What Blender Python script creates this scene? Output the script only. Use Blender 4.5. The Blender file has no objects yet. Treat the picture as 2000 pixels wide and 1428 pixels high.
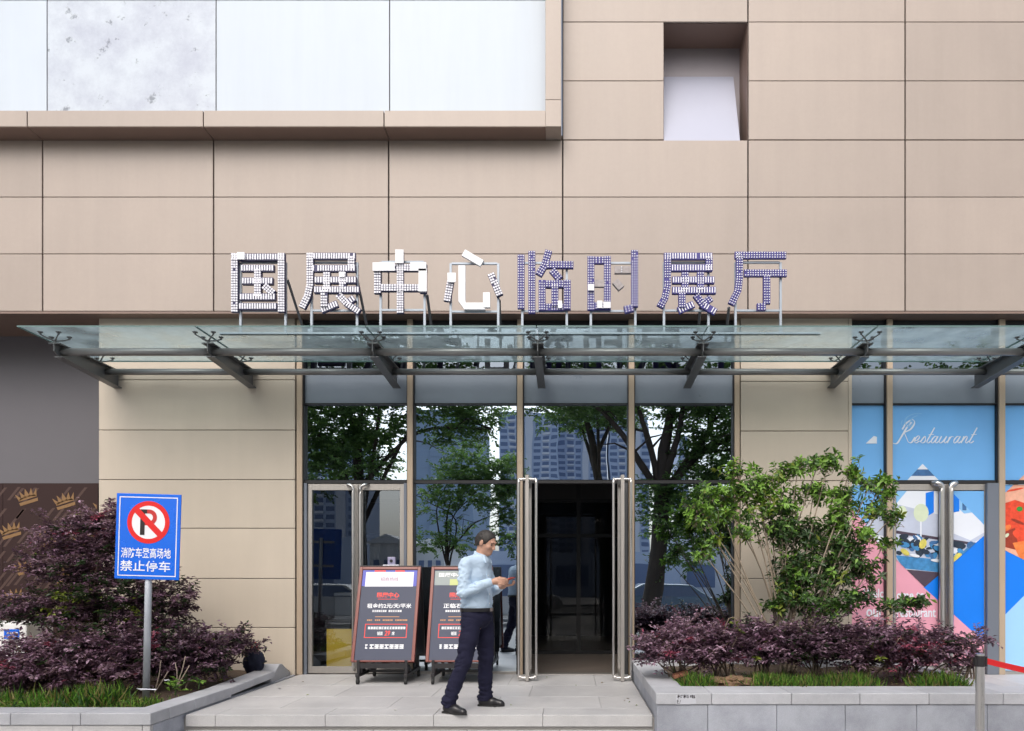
import bpy, math, random
import numpy as np
from mathutils import Vector, Matrix, noise
random.seed(7); rng = np.random.default_rng(7)
R = math.radians
scene = bpy.context.scene
col = scene.collection

# ------------------------------------------------------------------ camera, sky, sun, exposure
F, VX, VY, CY, CZ = 1406.0, 1115.0, 1130.0, -9.5, 1.27   # focal length and vanishing point of the photo in its pixels
cam_data = bpy.data.cameras.new('camera')
cam = bpy.data.objects.new('camera', cam_data); col.objects.link(cam)
cam.location = (0, CY, CZ); cam.rotation_euler = (R(90), 0, 0)
cam_data.sensor_width = 36.0; cam_data.lens = 36.0 * F / 2000.0
cam_data.shift_x = -(VX - 1000) / 2000.0; cam_data.shift_y = (VY - 714) / 2000.0
cam_data.clip_start = 0.05; cam_data.clip_end = 2500
scene.camera = cam
SUN_EL, SUN_AZ = 47.0, 192.0          # compass azimuth: behind the camera, a little to its left
world = bpy.data.worlds.new('World'); scene.world = world; world.use_nodes = True
wn = world.node_tree; wn.nodes.clear()
sky = wn.nodes.new('ShaderNodeTexSky'); sky.sky_type = 'NISHITA'; sky.sun_disc = False
sky.sun_elevation = R(SUN_EL); sky.sun_rotation = R(SUN_AZ); sky.air_density = 1.0; sky.dust_density = 5.0; sky.ozone_density = 1.0
hsv = wn.nodes.new('ShaderNodeHueSaturation'); hsv.inputs['Saturation'].default_value = 0.55
bg = wn.nodes.new('ShaderNodeBackground'); bg.inputs['Strength'].default_value = 0.15
wo = wn.nodes.new('ShaderNodeOutputWorld')
wn.links.new(sky.outputs[0], hsv.inputs['Color']); wn.links.new(hsv.outputs[0], bg.inputs['Color']); wn.links.new(bg.outputs[0], wo.inputs['Surface'])
sl = bpy.data.lights.new('sun', 'SUN'); sl.energy = 0.75; sl.angle = R(60); sl.color = (1.0, 0.96, 0.9)
sun = bpy.data.objects.new('sun', sl); col.objects.link(sun)
d = Vector((math.sin(R(SUN_AZ)) * math.cos(R(SUN_EL)), math.cos(R(SUN_AZ)) * math.cos(R(SUN_EL)), math.sin(R(SUN_EL))))
sun.rotation_euler = d.to_track_quat('Z', 'Y').to_euler()
vs = scene.view_settings
vs.view_transform = 'Standard'; vs.look = 'None'; vs.gamma = 1; vs.use_curve_mapping = False
vs.exposure = 0.68
scene.render.engine = 'CYCLES'
scene.cycles.use_denoising = True
scene.cycles.max_bounces = 10; scene.cycles.transparent_max_bounces = 16; scene.cycles.glossy_bounces = 5
scene.cycles.caustics_reflective = False; scene.cycles.caustics_refractive = False

# ------------------------------------------------------------------ helpers
def S(y): return F / (y - CY)
def at(px, py, y):                       # a pixel of the photograph at depth plane y
    s = S(y); return ((px - VX) / s, CZ - (py - VY) / s)
def X(px, y): return (px - VX) / S(y)
def Z(py, y): return CZ - (py - VY) / S(y)
def srgb(r, g, b):
    f = lambda c: (c / 255 / 12.92) if c / 255 <= 0.04045 else ((c / 255 + 0.055) / 1.055) ** 2.4
    return (f(r), f(g), f(b))

def mat(name, color, rough=0.6, metal=0.0, var=0.0, vscale=4.0, fine=0.0, fscale=60.0, bump=0.0, bscale=40.0, rand=0.0, spec=0.5, stretch=None, coat=0.0, streak=0.0, grime=0.0):
    m = bpy.data.materials.new(name); m.use_nodes = True
    nt = m.node_tree; b = nt.nodes['Principled BSDF']
    b.inputs['Roughness'].default_value = rough; b.inputs['Metallic'].default_value = metal
    b.inputs['Specular IOR Level'].default_value = spec; b.inputs['Coat Weight'].default_value = coat
    c4 = (*color, 1); b.inputs['Base Color'].default_value = c4
    N, L = nt.nodes.new, nt.links.new
    tc = N('ShaderNodeTexCoord'); mp = N('ShaderNodeMapping')
    L(tc.outputs['Object'], mp.inputs['Vector'])
    if stretch: mp.inputs['Scale'].default_value = stretch
    last = None
    def mul(sock, amt, src):
        mx = N('ShaderNodeMix'); mx.data_type = 'RGBA'; mx.blend_type = 'MULTIPLY'; mx.inputs[0].default_value = 1
        mr = N('ShaderNodeMapRange'); mr.inputs['From Min'].default_value = 0.25; mr.inputs['From Max'].default_value = 0.75
        mr.inputs['To Min'].default_value = 1 - amt; mr.inputs['To Max'].default_value = 1 + amt
        L(src, mr.inputs['Value'])
        if sock is None: mx.inputs[6].default_value = c4
        else: L(sock, mx.inputs[6])
        cb = N('ShaderNodeCombineColor'); [L(mr.outputs[0], cb.inputs[i]) for i in range(3)]
        L(cb.outputs[0], mx.inputs[7]); return mx.outputs[2]
    if var:
        n = N('ShaderNodeTexNoise'); n.inputs['Scale'].default_value = vscale; n.inputs['Detail'].default_value = 5; n.inputs['Roughness'].default_value = 0.6
        L(mp.outputs[0], n.inputs['Vector']); last = mul(last, var, n.outputs['Fac'])
        mr2 = N('ShaderNodeMapRange'); mr2.inputs['To Min'].default_value = max(0, rough - 0.08); mr2.inputs['To Max'].default_value = min(1, rough + 0.1)
        L(n.outputs['Fac'], mr2.inputs['Value']); L(mr2.outputs[0], b.inputs['Roughness'])
    if streak:                     # faint rain streaks: noise drawn out along the vertical
        m3 = N('ShaderNodeMapping'); m3.inputs['Scale'].default_value = (3.2, 3.2, 0.25); L(tc.outputs['Object'], m3.inputs['Vector'])
        n = N('ShaderNodeTexNoise'); n.inputs['Scale'].default_value = 1.6; n.inputs['Detail'].default_value = 6; n.inputs['Roughness'].default_value = 0.65
        L(m3.outputs[0], n.inputs['Vector']); last = mul(last, streak, n.outputs['Fac'])
    if grime:                      # dirty patches with their own shape
        n = N('ShaderNodeTexNoise'); n.inputs['Scale'].default_value = 1.9; n.inputs['Detail'].default_value = 9; n.inputs['Roughness'].default_value = 0.72
        L(tc.outputs['Object'], n.inputs['Vector']); rp = N('ShaderNodeValToRGB'); e = rp.color_ramp.elements; e[0].position = 0.36; e[0].color = (1 - grime, 1 - grime, 1 - grime * 0.9, 1); e[1].position = 0.56; e[1].color = (1, 1, 1, 1)
        L(n.outputs['Fac'], rp.inputs[0]); mx = N('ShaderNodeMix'); mx.data_type = 'RGBA'; mx.blend_type = 'MULTIPLY'; mx.inputs[0].default_value = 1
        if last is None: mx.inputs[6].default_value = c4
        else: L(last, mx.inputs[6])
        L(rp.outputs[0], mx.inputs[7]); last = mx.outputs[2]
    if fine:
        n = N('ShaderNodeTexNoise'); n.inputs['Scale'].default_value = fscale; n.inputs['Detail'].default_value = 3
        L(tc.outputs['Object'], n.inputs['Vector']); last = mul(last, fine, n.outputs['Fac'])
    if rand:
        oi = N('ShaderNodeObjectInfo'); mr = N('ShaderNodeMapRange'); mr.inputs['To Min'].default_value = 0.25; mr.inputs['To Max'].default_value = 0.75
        L(oi.outputs['Random'], mr.inputs['Value']); last = mul(last, rand, mr.outputs[0])
    if last is not None: L(last, b.inputs['Base Color'])
    if bump:
        n = N('ShaderNodeTexNoise'); n.inputs['Scale'].default_value = bscale; n.inputs['Detail'].default_value = 4
        bp = N('ShaderNodeBump'); bp.inputs['Strength'].default_value = bump; bp.inputs['Distance'].default_value = 0.01
        L(mp.outputs[0], n.inputs['Vector']); L(n.outputs['Fac'], bp.inputs['Height']); L(bp.outputs[0], b.inputs['Normal'])
    return m

def glass_mat(name, tint, refl, base, edge, gloss=(1, 1, 1), dust=0.0, wavy=0.0):
    """coated sheet glass: part clear (tinted), part mirror, more mirror at grazing angles, a little dust"""
    m = bpy.data.materials.new(name); m.use_nodes = True; nt = m.node_tree; nt.nodes.clear()
    N, L = nt.nodes.new, nt.links.new
    out = N('ShaderNodeOutputMaterial'); tr = N('ShaderNodeBsdfTransparent'); gl = N('ShaderNodeBsdfGlossy')
    tr.inputs[0].default_value = (*tint, 1); gl.inputs['Color'].default_value = (*gloss, 1); gl.inputs['Roughness'].default_value = refl
    if wavy:                       # toughened sheets are never quite flat: mirrored things wobble
        tcw = N('ShaderNodeTexCoord'); nw = N('ShaderNodeTexNoise'); nw.inputs['Scale'].default_value = 1.7; nw.inputs['Detail'].default_value = 1.5
        bw = N('ShaderNodeBump'); bw.inputs['Strength'].default_value = 1.0; bw.inputs['Distance'].default_value = wavy
        L(tcw.outputs['Object'], nw.inputs['Vector']); L(nw.outputs['Fac'], bw.inputs['Height']); L(bw.outputs[0], gl.inputs['Normal'])
    fr = N('ShaderNodeLayerWeight'); fr.inputs['Blend'].default_value = 0.5
    mr = N('ShaderNodeMapRange'); mr.inputs['To Min'].default_value = base; mr.inputs['To Max'].default_value = edge
    pw = N('ShaderNodeMath'); pw.operation = 'POWER'; pw.inputs[1].default_value = 2.5
    L(fr.outputs['Facing'], pw.inputs[0]); L(pw.outputs[0], mr.inputs['Value'])
    mx = N('ShaderNodeMixShader'); L(mr.outputs[0], mx.inputs[0]); L(tr.outputs[0], mx.inputs[1]); L(gl.outputs[0], mx.inputs[2])
    last = mx
    if dust:
        df = N('ShaderNodeBsdfDiffuse'); df.inputs[0].default_value = (0.42, 0.525, 0.57, 1)
        tl = N('ShaderNodeBsdfTranslucent'); tl.inputs[0].default_value = (0.42, 0.56, 0.62, 1); md = N('ShaderNodeMixShader'); md.inputs[0].default_value = 0.5; L(df.outputs[0], md.inputs[1]); L(tl.outputs[0], md.inputs[2])
        n = N('ShaderNodeTexNoise'); n.inputs['Scale'].default_value = 3.0; n.inputs['Detail'].default_value = 6
        tc = N('ShaderNodeTexCoord'); L(tc.outputs['Object'], n.inputs['Vector'])
        r2 = N('ShaderNodeMapRange'); r2.inputs['From Min'].default_value = 0.3; r2.inputs['From Max'].default_value = 0.8
        r2.inputs['To Min'].default_value = dust * 0.5; r2.inputs['To Max'].default_value = dust * 1.5
        L(n.outputs['Fac'], r2.inputs['Value'])
        m2 = N('ShaderNodeMixShader'); L(r2.outputs[0], m2.inputs[0]); L(mx.outputs[0], m2.inputs[1]); L(md.outputs[0], m2.inputs[2]); last = m2
    L(last.outputs[0], out.inputs['Surface'])
    return m

def emit_mat(name, color, strength):
    m = bpy.data.materials.new(name); m.use_nodes = True; b = m.node_tree.nodes['Principled BSDF']
    b.inputs['Base Color'].default_value = (*color, 1); b.inputs['Emission Color'].default_value = (*color, 1); b.inputs['Emission Strength'].default_value = strength
    return m

class MB:
    def __init__(s): s.v = []; s.f = []; s.mi = []; s.cm = 0; s.st = []
    def add(s, vs, fs):
        o = len(s.v); s.st.append((o, len(s.f))); s.v += [tuple(map(float, q)) for q in vs]
        for f in fs: s.f.append([i + o for i in f]); s.mi.append(s.cm)
        return s
    def box(s, x0, x1, y0, y1, z0, z1, fn=None):
        x0, x1 = min(x0, x1), max(x0, x1); y0, y1 = min(y0, y1), max(y0, y1); z0, z1 = min(z0, z1), max(z0, z1)
        vs = [(x, y, z) for z in (z0, z1) for y in (y0, y1) for x in (x0, x1)]
        if fn: vs = [fn(*q) for q in vs]
        return s.add(vs, [(0, 2, 3, 1), (4, 5, 7, 6), (0, 1, 5, 4), (2, 6, 7, 3), (0, 4, 6, 2), (1, 3, 7, 5)])
    def prism(s, poly, a, b, fn):          # poly 2D, extruded from a to b along the third axis through fn(u, v, w)
        n = len(poly)
        vs = [fn(u, v, a) for u, v in poly] + [fn(u, v, b) for u, v in poly]
        fs = [tuple(range(n))[::-1], tuple(range(n, 2 * n))] + [(i, (i + 1) % n, n + (i + 1) % n, n + i) for i in range(n)]
        return s.add(vs, fs)
    def flat(s, poly, fn): return s.add([fn(u, v) for u, v in poly], [tuple(range(len(poly)))])
    def tube(s, pts, r, n=10, closed=False, caps=True):
        pts = [Vector(p) for p in pts]; m = len(pts)
        rs = r if isinstance(r, (list, tuple)) else [r] * m
        up = None; rings = []
        for i, p in enumerate(pts):
            if closed: t = pts[(i + 1) % m] - pts[i - 1]
            else: t = (pts[min(i + 1, m - 1)] - pts[max(i - 1, 0)])
            t.normalize()
            if up is None:
                up = t.orthogonal().normalized()
            up = (up - t * up.dot(t))
            if up.length < 1e-6: up = t.orthogonal()
            up.normalize(); bi = t.cross(up)
            rings.append([p + (up * math.cos(2 * math.pi * k / n) + bi * math.sin(2 * math.pi * k / n)) * rs[i] for k in range(n)])
        vs = [q for rg in rings for q in rg]; fs = []
        for i in range(m if closed else m - 1):
            j = (i + 1) % m
            for k in range(n): fs.append((i * n + k, i * n + (k + 1) % n, j * n + (k + 1) % n, j * n + k))
        if caps and not closed: fs += [tuple(range(n))[::-1], tuple((m - 1) * n + k for k in range(n))]
        return s.add(vs, fs)
    def disc(s, c, ax, r, n=16, t=0.01):
        c = Vector(c); ax = Vector(ax).normalized()
        return s.tube([c - ax * t / 2, c + ax * t / 2], r, n)
    def ball(s, c, r, seg=10, rings=6):
        c = Vector(c); rx, ry, rz = r if isinstance(r, (tuple, list)) else (r, r, r)
        vs = [(c.x, c.y, c.z + rz)]
        for i in range(1, rings):
            a = math.pi * i / rings
            for k in range(seg):
                b = 2 * math.pi * k / seg; vs.append((c.x + rx * math.sin(a) * math.cos(b), c.y + ry * math.sin(a) * math.sin(b), c.z + rz * math.cos(a)))
        vs.append((c.x, c.y, c.z - rz)); fs = [(0, 1 + k, 1 + (k + 1) % seg) for k in range(seg)]
        for i in range(rings - 2):
            for k in range(seg):
                a = 1 + i * seg; fs.append((a + k, a + seg + k, a + seg + (k + 1) % seg, a + (k + 1) % seg))
        a = 1 + (rings - 2) * seg; e = len(vs) - 1
        fs += [(a + k, e, a + (k + 1) % seg) for k in range(seg)]
        return s.add(vs, fs)
    def build_each(s, name, m, parent=None, **kw):      # every added shape becomes an object of its own
        st = s.st + [(len(s.v), len(s.f))]; out = []
        for (v0, f0), (v1, f1) in zip(st, st[1:]):
            b = MB(); b.v = s.v[v0:v1]; b.f = [[i - v0 for i in f] for f in s.f[f0:f1]]; b.mi = s.mi[f0:f1]; out.append(b.build(name, m, parent, **kw))
        return out
    def build(s, name, m, parent=None, smooth=False, bevel=0.0, seg=2):
        me = bpy.data.meshes.new(name); me.from_pydata(s.v, [], s.f)
        ms = m if isinstance(m, (list, tuple)) else [m]
        for q in ms: me.materials.append(q)
        if len(ms) > 1: me.polygons.foreach_set('material_index', s.mi)
        if smooth:
            me.polygons.foreach_set('use_smooth', [True] * len(me.polygons))
        me.update()
        o = link(name, me, parent)
        if bevel:
            bv = o.modifiers.new('bevel', 'BEVEL'); bv.width = bevel; bv.segments = seg; bv.limit_method = 'ANGLE'
        return o

def link(name, me, parent=None):
    o = bpy.data.objects.new(name, me); col.objects.link(o)
    if parent is not None: attach(o, parent)
    return o
def root_loc(p):
    v = Vector((0, 0, 0)); q = p
    while q is not None: v += q.location; q = q.parent
    return v
def attach(o, p):
    o.parent = p
    q = p
    while q.parent is not None: q = q.parent
    if p.parent is None: o.matrix_parent_inverse = Matrix.Translation(-q.location)
    return o
def tag(o, label, cat, group=None, kind=None):
    o['label'] = label
    if cat: o['category'] = cat
    if group: o['group'] = group
    if kind: o['kind'] = kind
    return o
def thing(name, label, cat, loc=(0, 0, 0), group=None):
    o = bpy.data.objects.new(name, None); col.objects.link(o); o.location = loc; o.empty_display_size = 0.2
    return tag(o, label, cat, group)
def struct(o): o['kind'] = 'structure'; return o
def stuff(o): o['kind'] = 'stuff'; return o
def copy_tree(o, parent=None):
    c = o.copy(); col.objects.link(c)
    if parent is not None: c.parent = parent
    for ch in list(o.children): copy_tree(ch, c)
    return c

_txt = {}
def text_poly(body, bold=0.0, shear=0.0):
    """outline of a piece of lettering as (verts 0..w / 0..h, faces)"""
    k = (body, bold, shear)
    if k not in _txt:
        c = bpy.data.curves.new('lettering', 'FONT'); c.body = body; c.offset = bold; c.shear = shear; c.resolution_u = 3
        o = bpy.data.objects.new('lettering', c); col.objects.link(o)
        dg = bpy.context.evaluated_depsgraph_get(); dg.update()
        m = bpy.data.meshes.new_from_object(o.evaluated_get(dg))
        vs = [(v.co.x, v.co.y) for v in m.vertices]; fs = [tuple(p.vertices) for p in m.polygons]
        bpy.data.objects.remove(o); bpy.data.meshes.remove(m); bpy.data.curves.remove(c)
        x0 = min(v[0] for v in vs); y0 = min(v[1] for v in vs); x1 = max(v[0] for v in vs); y1 = max(v[1] for v in vs)
        _txt[k] = ([((x - x0) / (x1 - x0), (y - y0) / (y1 - y0)) for x, y in vs], fs)
    return _txt[k]
def letter(mb, body, u0, u1, v0, v1, fn, bold=0.0, shear=0.0):      # lettering fitted into the rectangle u0..u1, v0..v1 of a plane
    vs, fs = text_poly(body, bold, shear)
    mb.add([fn(u0 + x * (u1 - u0), v0 + y * (v1 - v0)) for x, y in vs], fs)

def clip(poly, x0, x1, y0, y1):
    for ax, lim, sg in ((0, x0, 1), (0, x1, -1), (1, y0, 1), (1, y1, -1)):
        out = []
        for i, p in enumerate(poly):
            q = poly[i - 1]; a = sg * (p[ax] - lim); b = sg * (q[ax] - lim)
            if (a >= 0) != (b >= 0):
                t = b / (b - a); out.append((q[0] + (p[0] - q[0]) * t, q[1] + (p[1] - q[1]) * t))
            if a >= 0: out.append(p)
        poly = out
        if len(poly) < 3: return []
    return poly
def spline(pts, k=6):
    P = [np.array(p, float) for p in pts]; P = [2 * P[0] - P[1]] + P + [2 * P[-1] - P[-2]]; out = []
    for i in range(1, len(P) - 2):
        for j in range(k):
            t = j / k; a, b, c, e = P[i - 1:i + 3]
            out.append(0.5 * (2 * b + (c - a) * t + (2 * a - 5 * b + 4 * c - e) * t * t + (3 * b - a - 3 * c + e) * t ** 3))
    out.append(P[-2]); return [tuple(q) for q in out]
# ------------------------------------------------------------------ materials of the setting
M = {}
M['panel'] = mat('beige_metal_panel', (0.338, 0.280, 0.242), 0.42, var=0.06, vscale=0.8, rand=0.06, fine=0.015, fscale=25, streak=0.04)
M['pillar'] = mat('beige_stone_panel', (0.50, 0.435, 0.355), 0.5, var=0.06, vscale=0.9, rand=0.045, fine=0.03, fscale=120, streak=0.03)
M['joint'] = mat('dark_joint', (0.03, 0.022, 0.02), 0.8)
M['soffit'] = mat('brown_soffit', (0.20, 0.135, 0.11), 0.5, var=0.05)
M['greywall'] = mat('grey_painted_wall', (0.105, 0.10, 0.112), 0.55, var=0.08, vscale=0.7)
M['white'] = mat('white_metal_sheet', (0.455, 0.51, 0.575), 0.4, var=0.035, vscale=0.6, rand=0.015, streak=0.03, spec=0.3)
M['mullion'] = mat('bronze_mullion', (0.44, 0.345, 0.255), 0.42, metal=0.2, var=0.04, stretch=(4, 4, 0.4))
M['black'] = mat('black_gasket', (0.012, 0.012, 0.014), 0.5)
M['spandrel'] = mat('grey_blue_spandrel', (0.20, 0.235, 0.28), 0.3, var=0.03)
M['steel'] = mat('brushed_steel', (0.62, 0.60, 0.58), 0.28, metal=1.0, var=0.06, vscale=3, stretch=(30, 30, 0.6))
M['steelframe'] = mat('satin_steel_frame', (0.46, 0.43, 0.40), 0.4, metal=0.85, var=0.06, vscale=2, stretch=(20, 20, 0.6))
M['bluegrey'] = mat('blue_grey_frame', (0.17, 0.19, 0.23), 0.4, metal=0.3)
M['darkframe'] = mat('dark_grey_frame', (0.10, 0.10, 0.105), 0.4, metal=0.4)
M['canopysteel'] = mat('grey_painted_steel', (0.13, 0.135, 0.14), 0.4, metal=0.2, var=0.08, vscale=6)
M['tubesteel'] = mat('grey_steel_tube', (0.25, 0.25, 0.25), 0.35, metal=0.5, var=0.06, vscale=6)
M['glass'] = glass_mat('coated_window_glass', (0.28, 0.32, 0.35), 0.0, 0.64, 0.95, (0.76, 0.88, 1.0), wavy=0.0008)
M['topglass'] = glass_mat('upper_window_glass', (0.30, 0.36, 0.42), 0.0, 0.20, 0.9, (0.74, 0.86, 1.0))
M['doorglass'] = glass_mat('door_glass', (0.62, 0.66, 0.68), 0.0, 0.15, 0.9, (0.8, 0.9, 1.0))
M['innerglass'] = glass_mat('clear_glass', (0.8, 0.83, 0.84), 0.0, 0.025, 0.9)
M['canopyglass'] = glass_mat('laminated_canopy_glass', (0.70, 0.80, 0.81), 0.04, 0.07, 0.30, (0.88, 1, 1), dust=0.50)
M['glassedge'] = mat('green_glass_edge', (0.10, 0.17, 0.165), 0.2)
M['granite'] = mat('pale_granite', (0.44, 0.445, 0.47), 0.6, var=0.12, vscale=2.2, fine=0.10, fscale=180, bump=0.1, bscale=150, rand=0.06, grime=0.16)
M['granitedark'] = mat('grey_granite', (0.36, 0.375, 0.42), 0.55, var=0.16, vscale=3.0, fine=0.14, fscale=140, bump=0.1, bscale=150, rand=0.08, grime=0.25)
M['floor'] = mat('pale_stone_floor', (0.48, 0.472, 0.47), 0.5, var=0.12, vscale=1.3, fine=0.07, fscale=90, rand=0.04, grime=0.12)
M['mortar'] = mat('mortar', (0.33, 0.315, 0.30), 0.9)
M['asphalt'] = mat('asphalt', (0.05, 0.05, 0.052), 0.85, var=0.15, fine=0.2, fscale=40)
M['plaza'] = mat('grey_paving', (0.38, 0.37, 0.36), 0.7, var=0.1, vscale=0.6)
M['soil'] = mat('brown_soil', (0.075, 0.05, 0.033), 0.95, var=0.3, vscale=6, fine=0.3, fscale=60, bump=0.8, bscale=30)
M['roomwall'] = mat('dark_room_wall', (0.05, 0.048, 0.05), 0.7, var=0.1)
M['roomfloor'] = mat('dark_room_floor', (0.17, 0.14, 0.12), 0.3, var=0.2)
M['whitepaint'] = mat('white_paint', (0.8, 0.8, 0.8), 0.5)

# ------------------------------------------------------------------ ground
GZ = -0.35
g = MB(); g.box(-900, 900, -1000, 300, GZ - 0.5, GZ); ground = struct(g.build('ground', M['plaza']))
g = MB(); g.box(-900, 900, -27, -17, GZ - 0.2, GZ + 0.004); struct(g.build('road', M['asphalt']))
for y0, y1 in ((-17.0, -16.8), (-27.2, -27.0)):
    g = MB(); g.box(-400, 400, y0, y1, GZ - 0.2, GZ + 0.12); struct(g.build('kerb', M['granite'], bevel=0.01))
g = MB()
for k in range(-40, 40): g.box(k * 6, k * 6 + 3, -22.07, -21.93, GZ - 0.1, GZ + 0.008)
g.build('lane_marking', M['whitepaint'], bpy.data.objects['road'])
struct(bpy.data.objects['lane_marking'])

PX0, PX1, PYF = -3.6, 0.77, -2.8         # entrance platform: left edge, right edge at the planter, front edge
g = MB(); g.box(-14, 14, PYF + 0.03, 0.12, GZ - 0.1, -0.03); platform = struct(g.build('platform', M['mortar']))
def slab(x0, x1, y0, y1, z0, z1, m, gap=0.0016):
    b = MB(); b.box(x0 + gap, x1 - gap, y0 + gap, y1 - gap, z0, z1)
    return b.build('floor_slab', m, platform, bevel=0.004, seg=1)
ns = [PX0 + 0.01, X(420, PYF), X(635, PYF), X(847, PYF), X(1060, PYF), PX1 - 0.01]
for a, b in zip(ns, ns[1:]): slab(a, b, PYF, PYF + 0.36, -0.11, 0.0, M['floor'])
ys = [PYF + 0.36, -1.75, -0.95, 0.05]
for i, (y0, y1) in enumerate(zip(ys, ys[1:])):
    xs = [PX0 + 0.01] + [PX0 + 0.75 + (i % 2) * 0.3 + 1.05 * k for k in range(4)]
    xs = [x for x in xs if x < PX1 - 0.3] + [PX1 - 0.01]
    for a, b in zip(xs, xs[1:]): slab(a, b, y0, y1, -0.05, 0.0, M['floor'], 0.0009)
for k in range(8): slab(4.4 + k, 5.4 + k, -2.5, -1.25, -0.05, 0.0, M['floor'], 0.0015); slab(4.4 + k, 5.4 + k, -1.25, 0.05, -0.05, 0.0, M['floor'], 0.0015)
for k in range(5):                        # the lower step, half hidden below the nosing
    a = PX0 + 0.02 + k * 0.87; b = MB(); b.box(a, a + 0.866, PYF - 0.33, PYF + 0.06, GZ + 0.02, -0.145)
    b.build('step_stone', M['floor'], platform, bevel=0.006, seg=1)

# ------------------------------------------------------------------ the building
YU, YB, YW, YG = -0.18, -0.454, -0.126, 0.10       # upper wall face, box frame face, white sheets, glazing
bld = thing('commercial_building', 'beige panel clad commercial building with glass entrance and stone pillars', 'building', (0, 0, 0))
ZS = Z(608, YU)
xj = [-1270, -930, -590, -252, 83, 417, 759, 1099, 1461, 1768, 2090, 2410, 2740]
rows = [608, 496, 385, 273, 158, 43, -72, -190, -305]
def panel(px0, px1, py0, py1, y, m=None, gx=0.009, gz=0.004, th=0.03, name='cladding_panel', gt=None):
    x0, x1 = X(px0, y) + gx, X(px1, y) - gx; z0, z1 = Z(py0, y) + gz, Z(py1, y) - (gt if gt is not None else gz)
    b = MB(); b.box(x0, x1, y, y + th, z0, z1)
    o = b.build(name, m or M['panel'], bld, bevel=0.003, seg=1); return o
NX0, NX1, NY0, NY1 = 1297, 1461, 43, 273      # niche opening
for i in range(len(xj) - 1):
    for j in range(len(rows) - 1):
        a, b = xj[i], xj[i + 1]
        if xj[i] < 1099 and j >= 3: continue
        gt = 0.009 if rows[j + 1] == 273 else None
        if a == 1099 and rows[j] in (273, 158): panel(a, NX0, rows[j], rows[j + 1], YU, gx=0.007, gt=gt); continue
        panel(a, b, rows[j], rows[j + 1], YU, gt=gt)
# backing behind the panels, with the niche left open
b = MB(); zt = Z(-305, YU)
b.box(X(-1270, YU), X(1098, YU), YU + 0.031, YU + 0.1, ZS + 0.01, Z(262, YU)); b.box(X(1098, YU), X(NX0, YU) - 0.004, YU + 0.031, YU + 0.1, ZS + 0.01, zt)
b.box(X(NX0, YU) - 0.004, X(NX1, YU) + 0.002, YU + 0.031, YU + 0.1, ZS + 0.01, Z(NY1, YU) - 0.012)
b.box(X(NX0, YU) - 0.004, X(NX1, YU) + 0.002, YU + 0.031, YU + 0.1, Z(NY0, YU) + 0.012, zt)
b.box(X(NX1, YU) + 0.002, X(2740, YU), YU + 0.031, YU + 0.1, ZS + 0.01, zt)
b.build_each('backing_wall', M['joint'], bld)
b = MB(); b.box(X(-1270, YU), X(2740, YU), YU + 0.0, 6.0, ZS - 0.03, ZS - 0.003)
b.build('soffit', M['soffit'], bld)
# niche
nx0, nx1, nz0, nz1, nyb = X(NX0, YU), X(NX1, YU), Z(NY1, YU), Z(NY0, YU), 0.288
b = MB(); b.box(nx0 - 0.02, nx0, YU + 0.035, nyb, nz0, nz1); b.box(nx1 - 0.001, nx1 + 0.02, YU + 0.035, nyb, nz0, nz1)
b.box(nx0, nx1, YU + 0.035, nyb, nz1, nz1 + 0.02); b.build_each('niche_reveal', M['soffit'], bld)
b = MB(); b.box(nx0 - 0.02, nx1 + 0.02, nyb, nyb + 0.03, nz0 - 0.02, nz1 + 0.02); b.build('niche_back', mat('niche_grey', (0.30, 0.27, 0.29), 0.5, var=0.05), bld)
zt1 = Z(150, nyb - 0.01); xa, xb = X(1432, nyb), X(1446, YU)
b = MB(); b.add([(nx0, YU + 0.02, nz0 - 0.0), (xb, YU + 0.02, nz0), (xa, nyb - 0.01, zt1), (nx0, nyb - 0.01, zt1),
                 (nx0, YU + 0.06, nz0 - 0.0), (xb, YU + 0.06, nz0), (xa, nyb - 0.005, zt1), (nx0, nyb - 0.005, zt1)],
                [(0, 1, 2, 3), (7, 6, 5, 4), (0, 4, 5, 1), (1, 5, 6, 2), (2, 6, 7, 3), (3, 7, 4, 0)])
b.build('sloped_sill', mat('pale_lilac_sheet', (0.36, 0.37, 0.45), 0.3, var=0.02), bld)
# the projecting frame round the white sheets
BX1 = X(1096, YB)
zb0, zb1 = Z(247, YB), Z(216, YB); xi = X(1065, YB)
fj = [-600, -290, 53, 397, 750, 1065]
for a, c in zip(fj, fj[1:]):
    x0, x1 = X(a, YB) + 0.006, X(c, YB) - (0.006 if c != 1065 else 0)
    b = MB(); b.box(x0, x1, YB, YB + 0.02, zb0, zb1)
    b.box(x0, x1, YB + 0.02, YU + 0.04, zb0, zb0 + 0.02); b.box(x0, x1, YB + 0.02, YU + 0.04, zb1 - 0.02, zb1)
    b.build('frame_panel', M['panel'], bld, bevel=0.003, seg=1)
    if c != 1065 or True:
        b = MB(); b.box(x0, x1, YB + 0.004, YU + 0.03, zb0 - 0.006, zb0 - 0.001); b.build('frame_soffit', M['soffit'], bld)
for z0, z1 in ((zb0, Z(195, YB)), (Z(195, YB) + 0.004, Z(-30, YB)), (Z(-30, YB) + 0.004, Z(-330, YB))):
    b = MB(); b.box(xi + 0.001, BX1, YB + 0.0005, YU + 0.04, z0, z1); b.build('frame_panel', M['panel'], bld, bevel=0.003, seg=1)
b = MB(); b.box(X(-600, YB), xi + 0.1, YW + 0.012, YW + 0.03, zb0, zt); b.build('backing_wall', M['joint'], bld)
wj = [-600, -240, 92, 422, 761, 1070]
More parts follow.
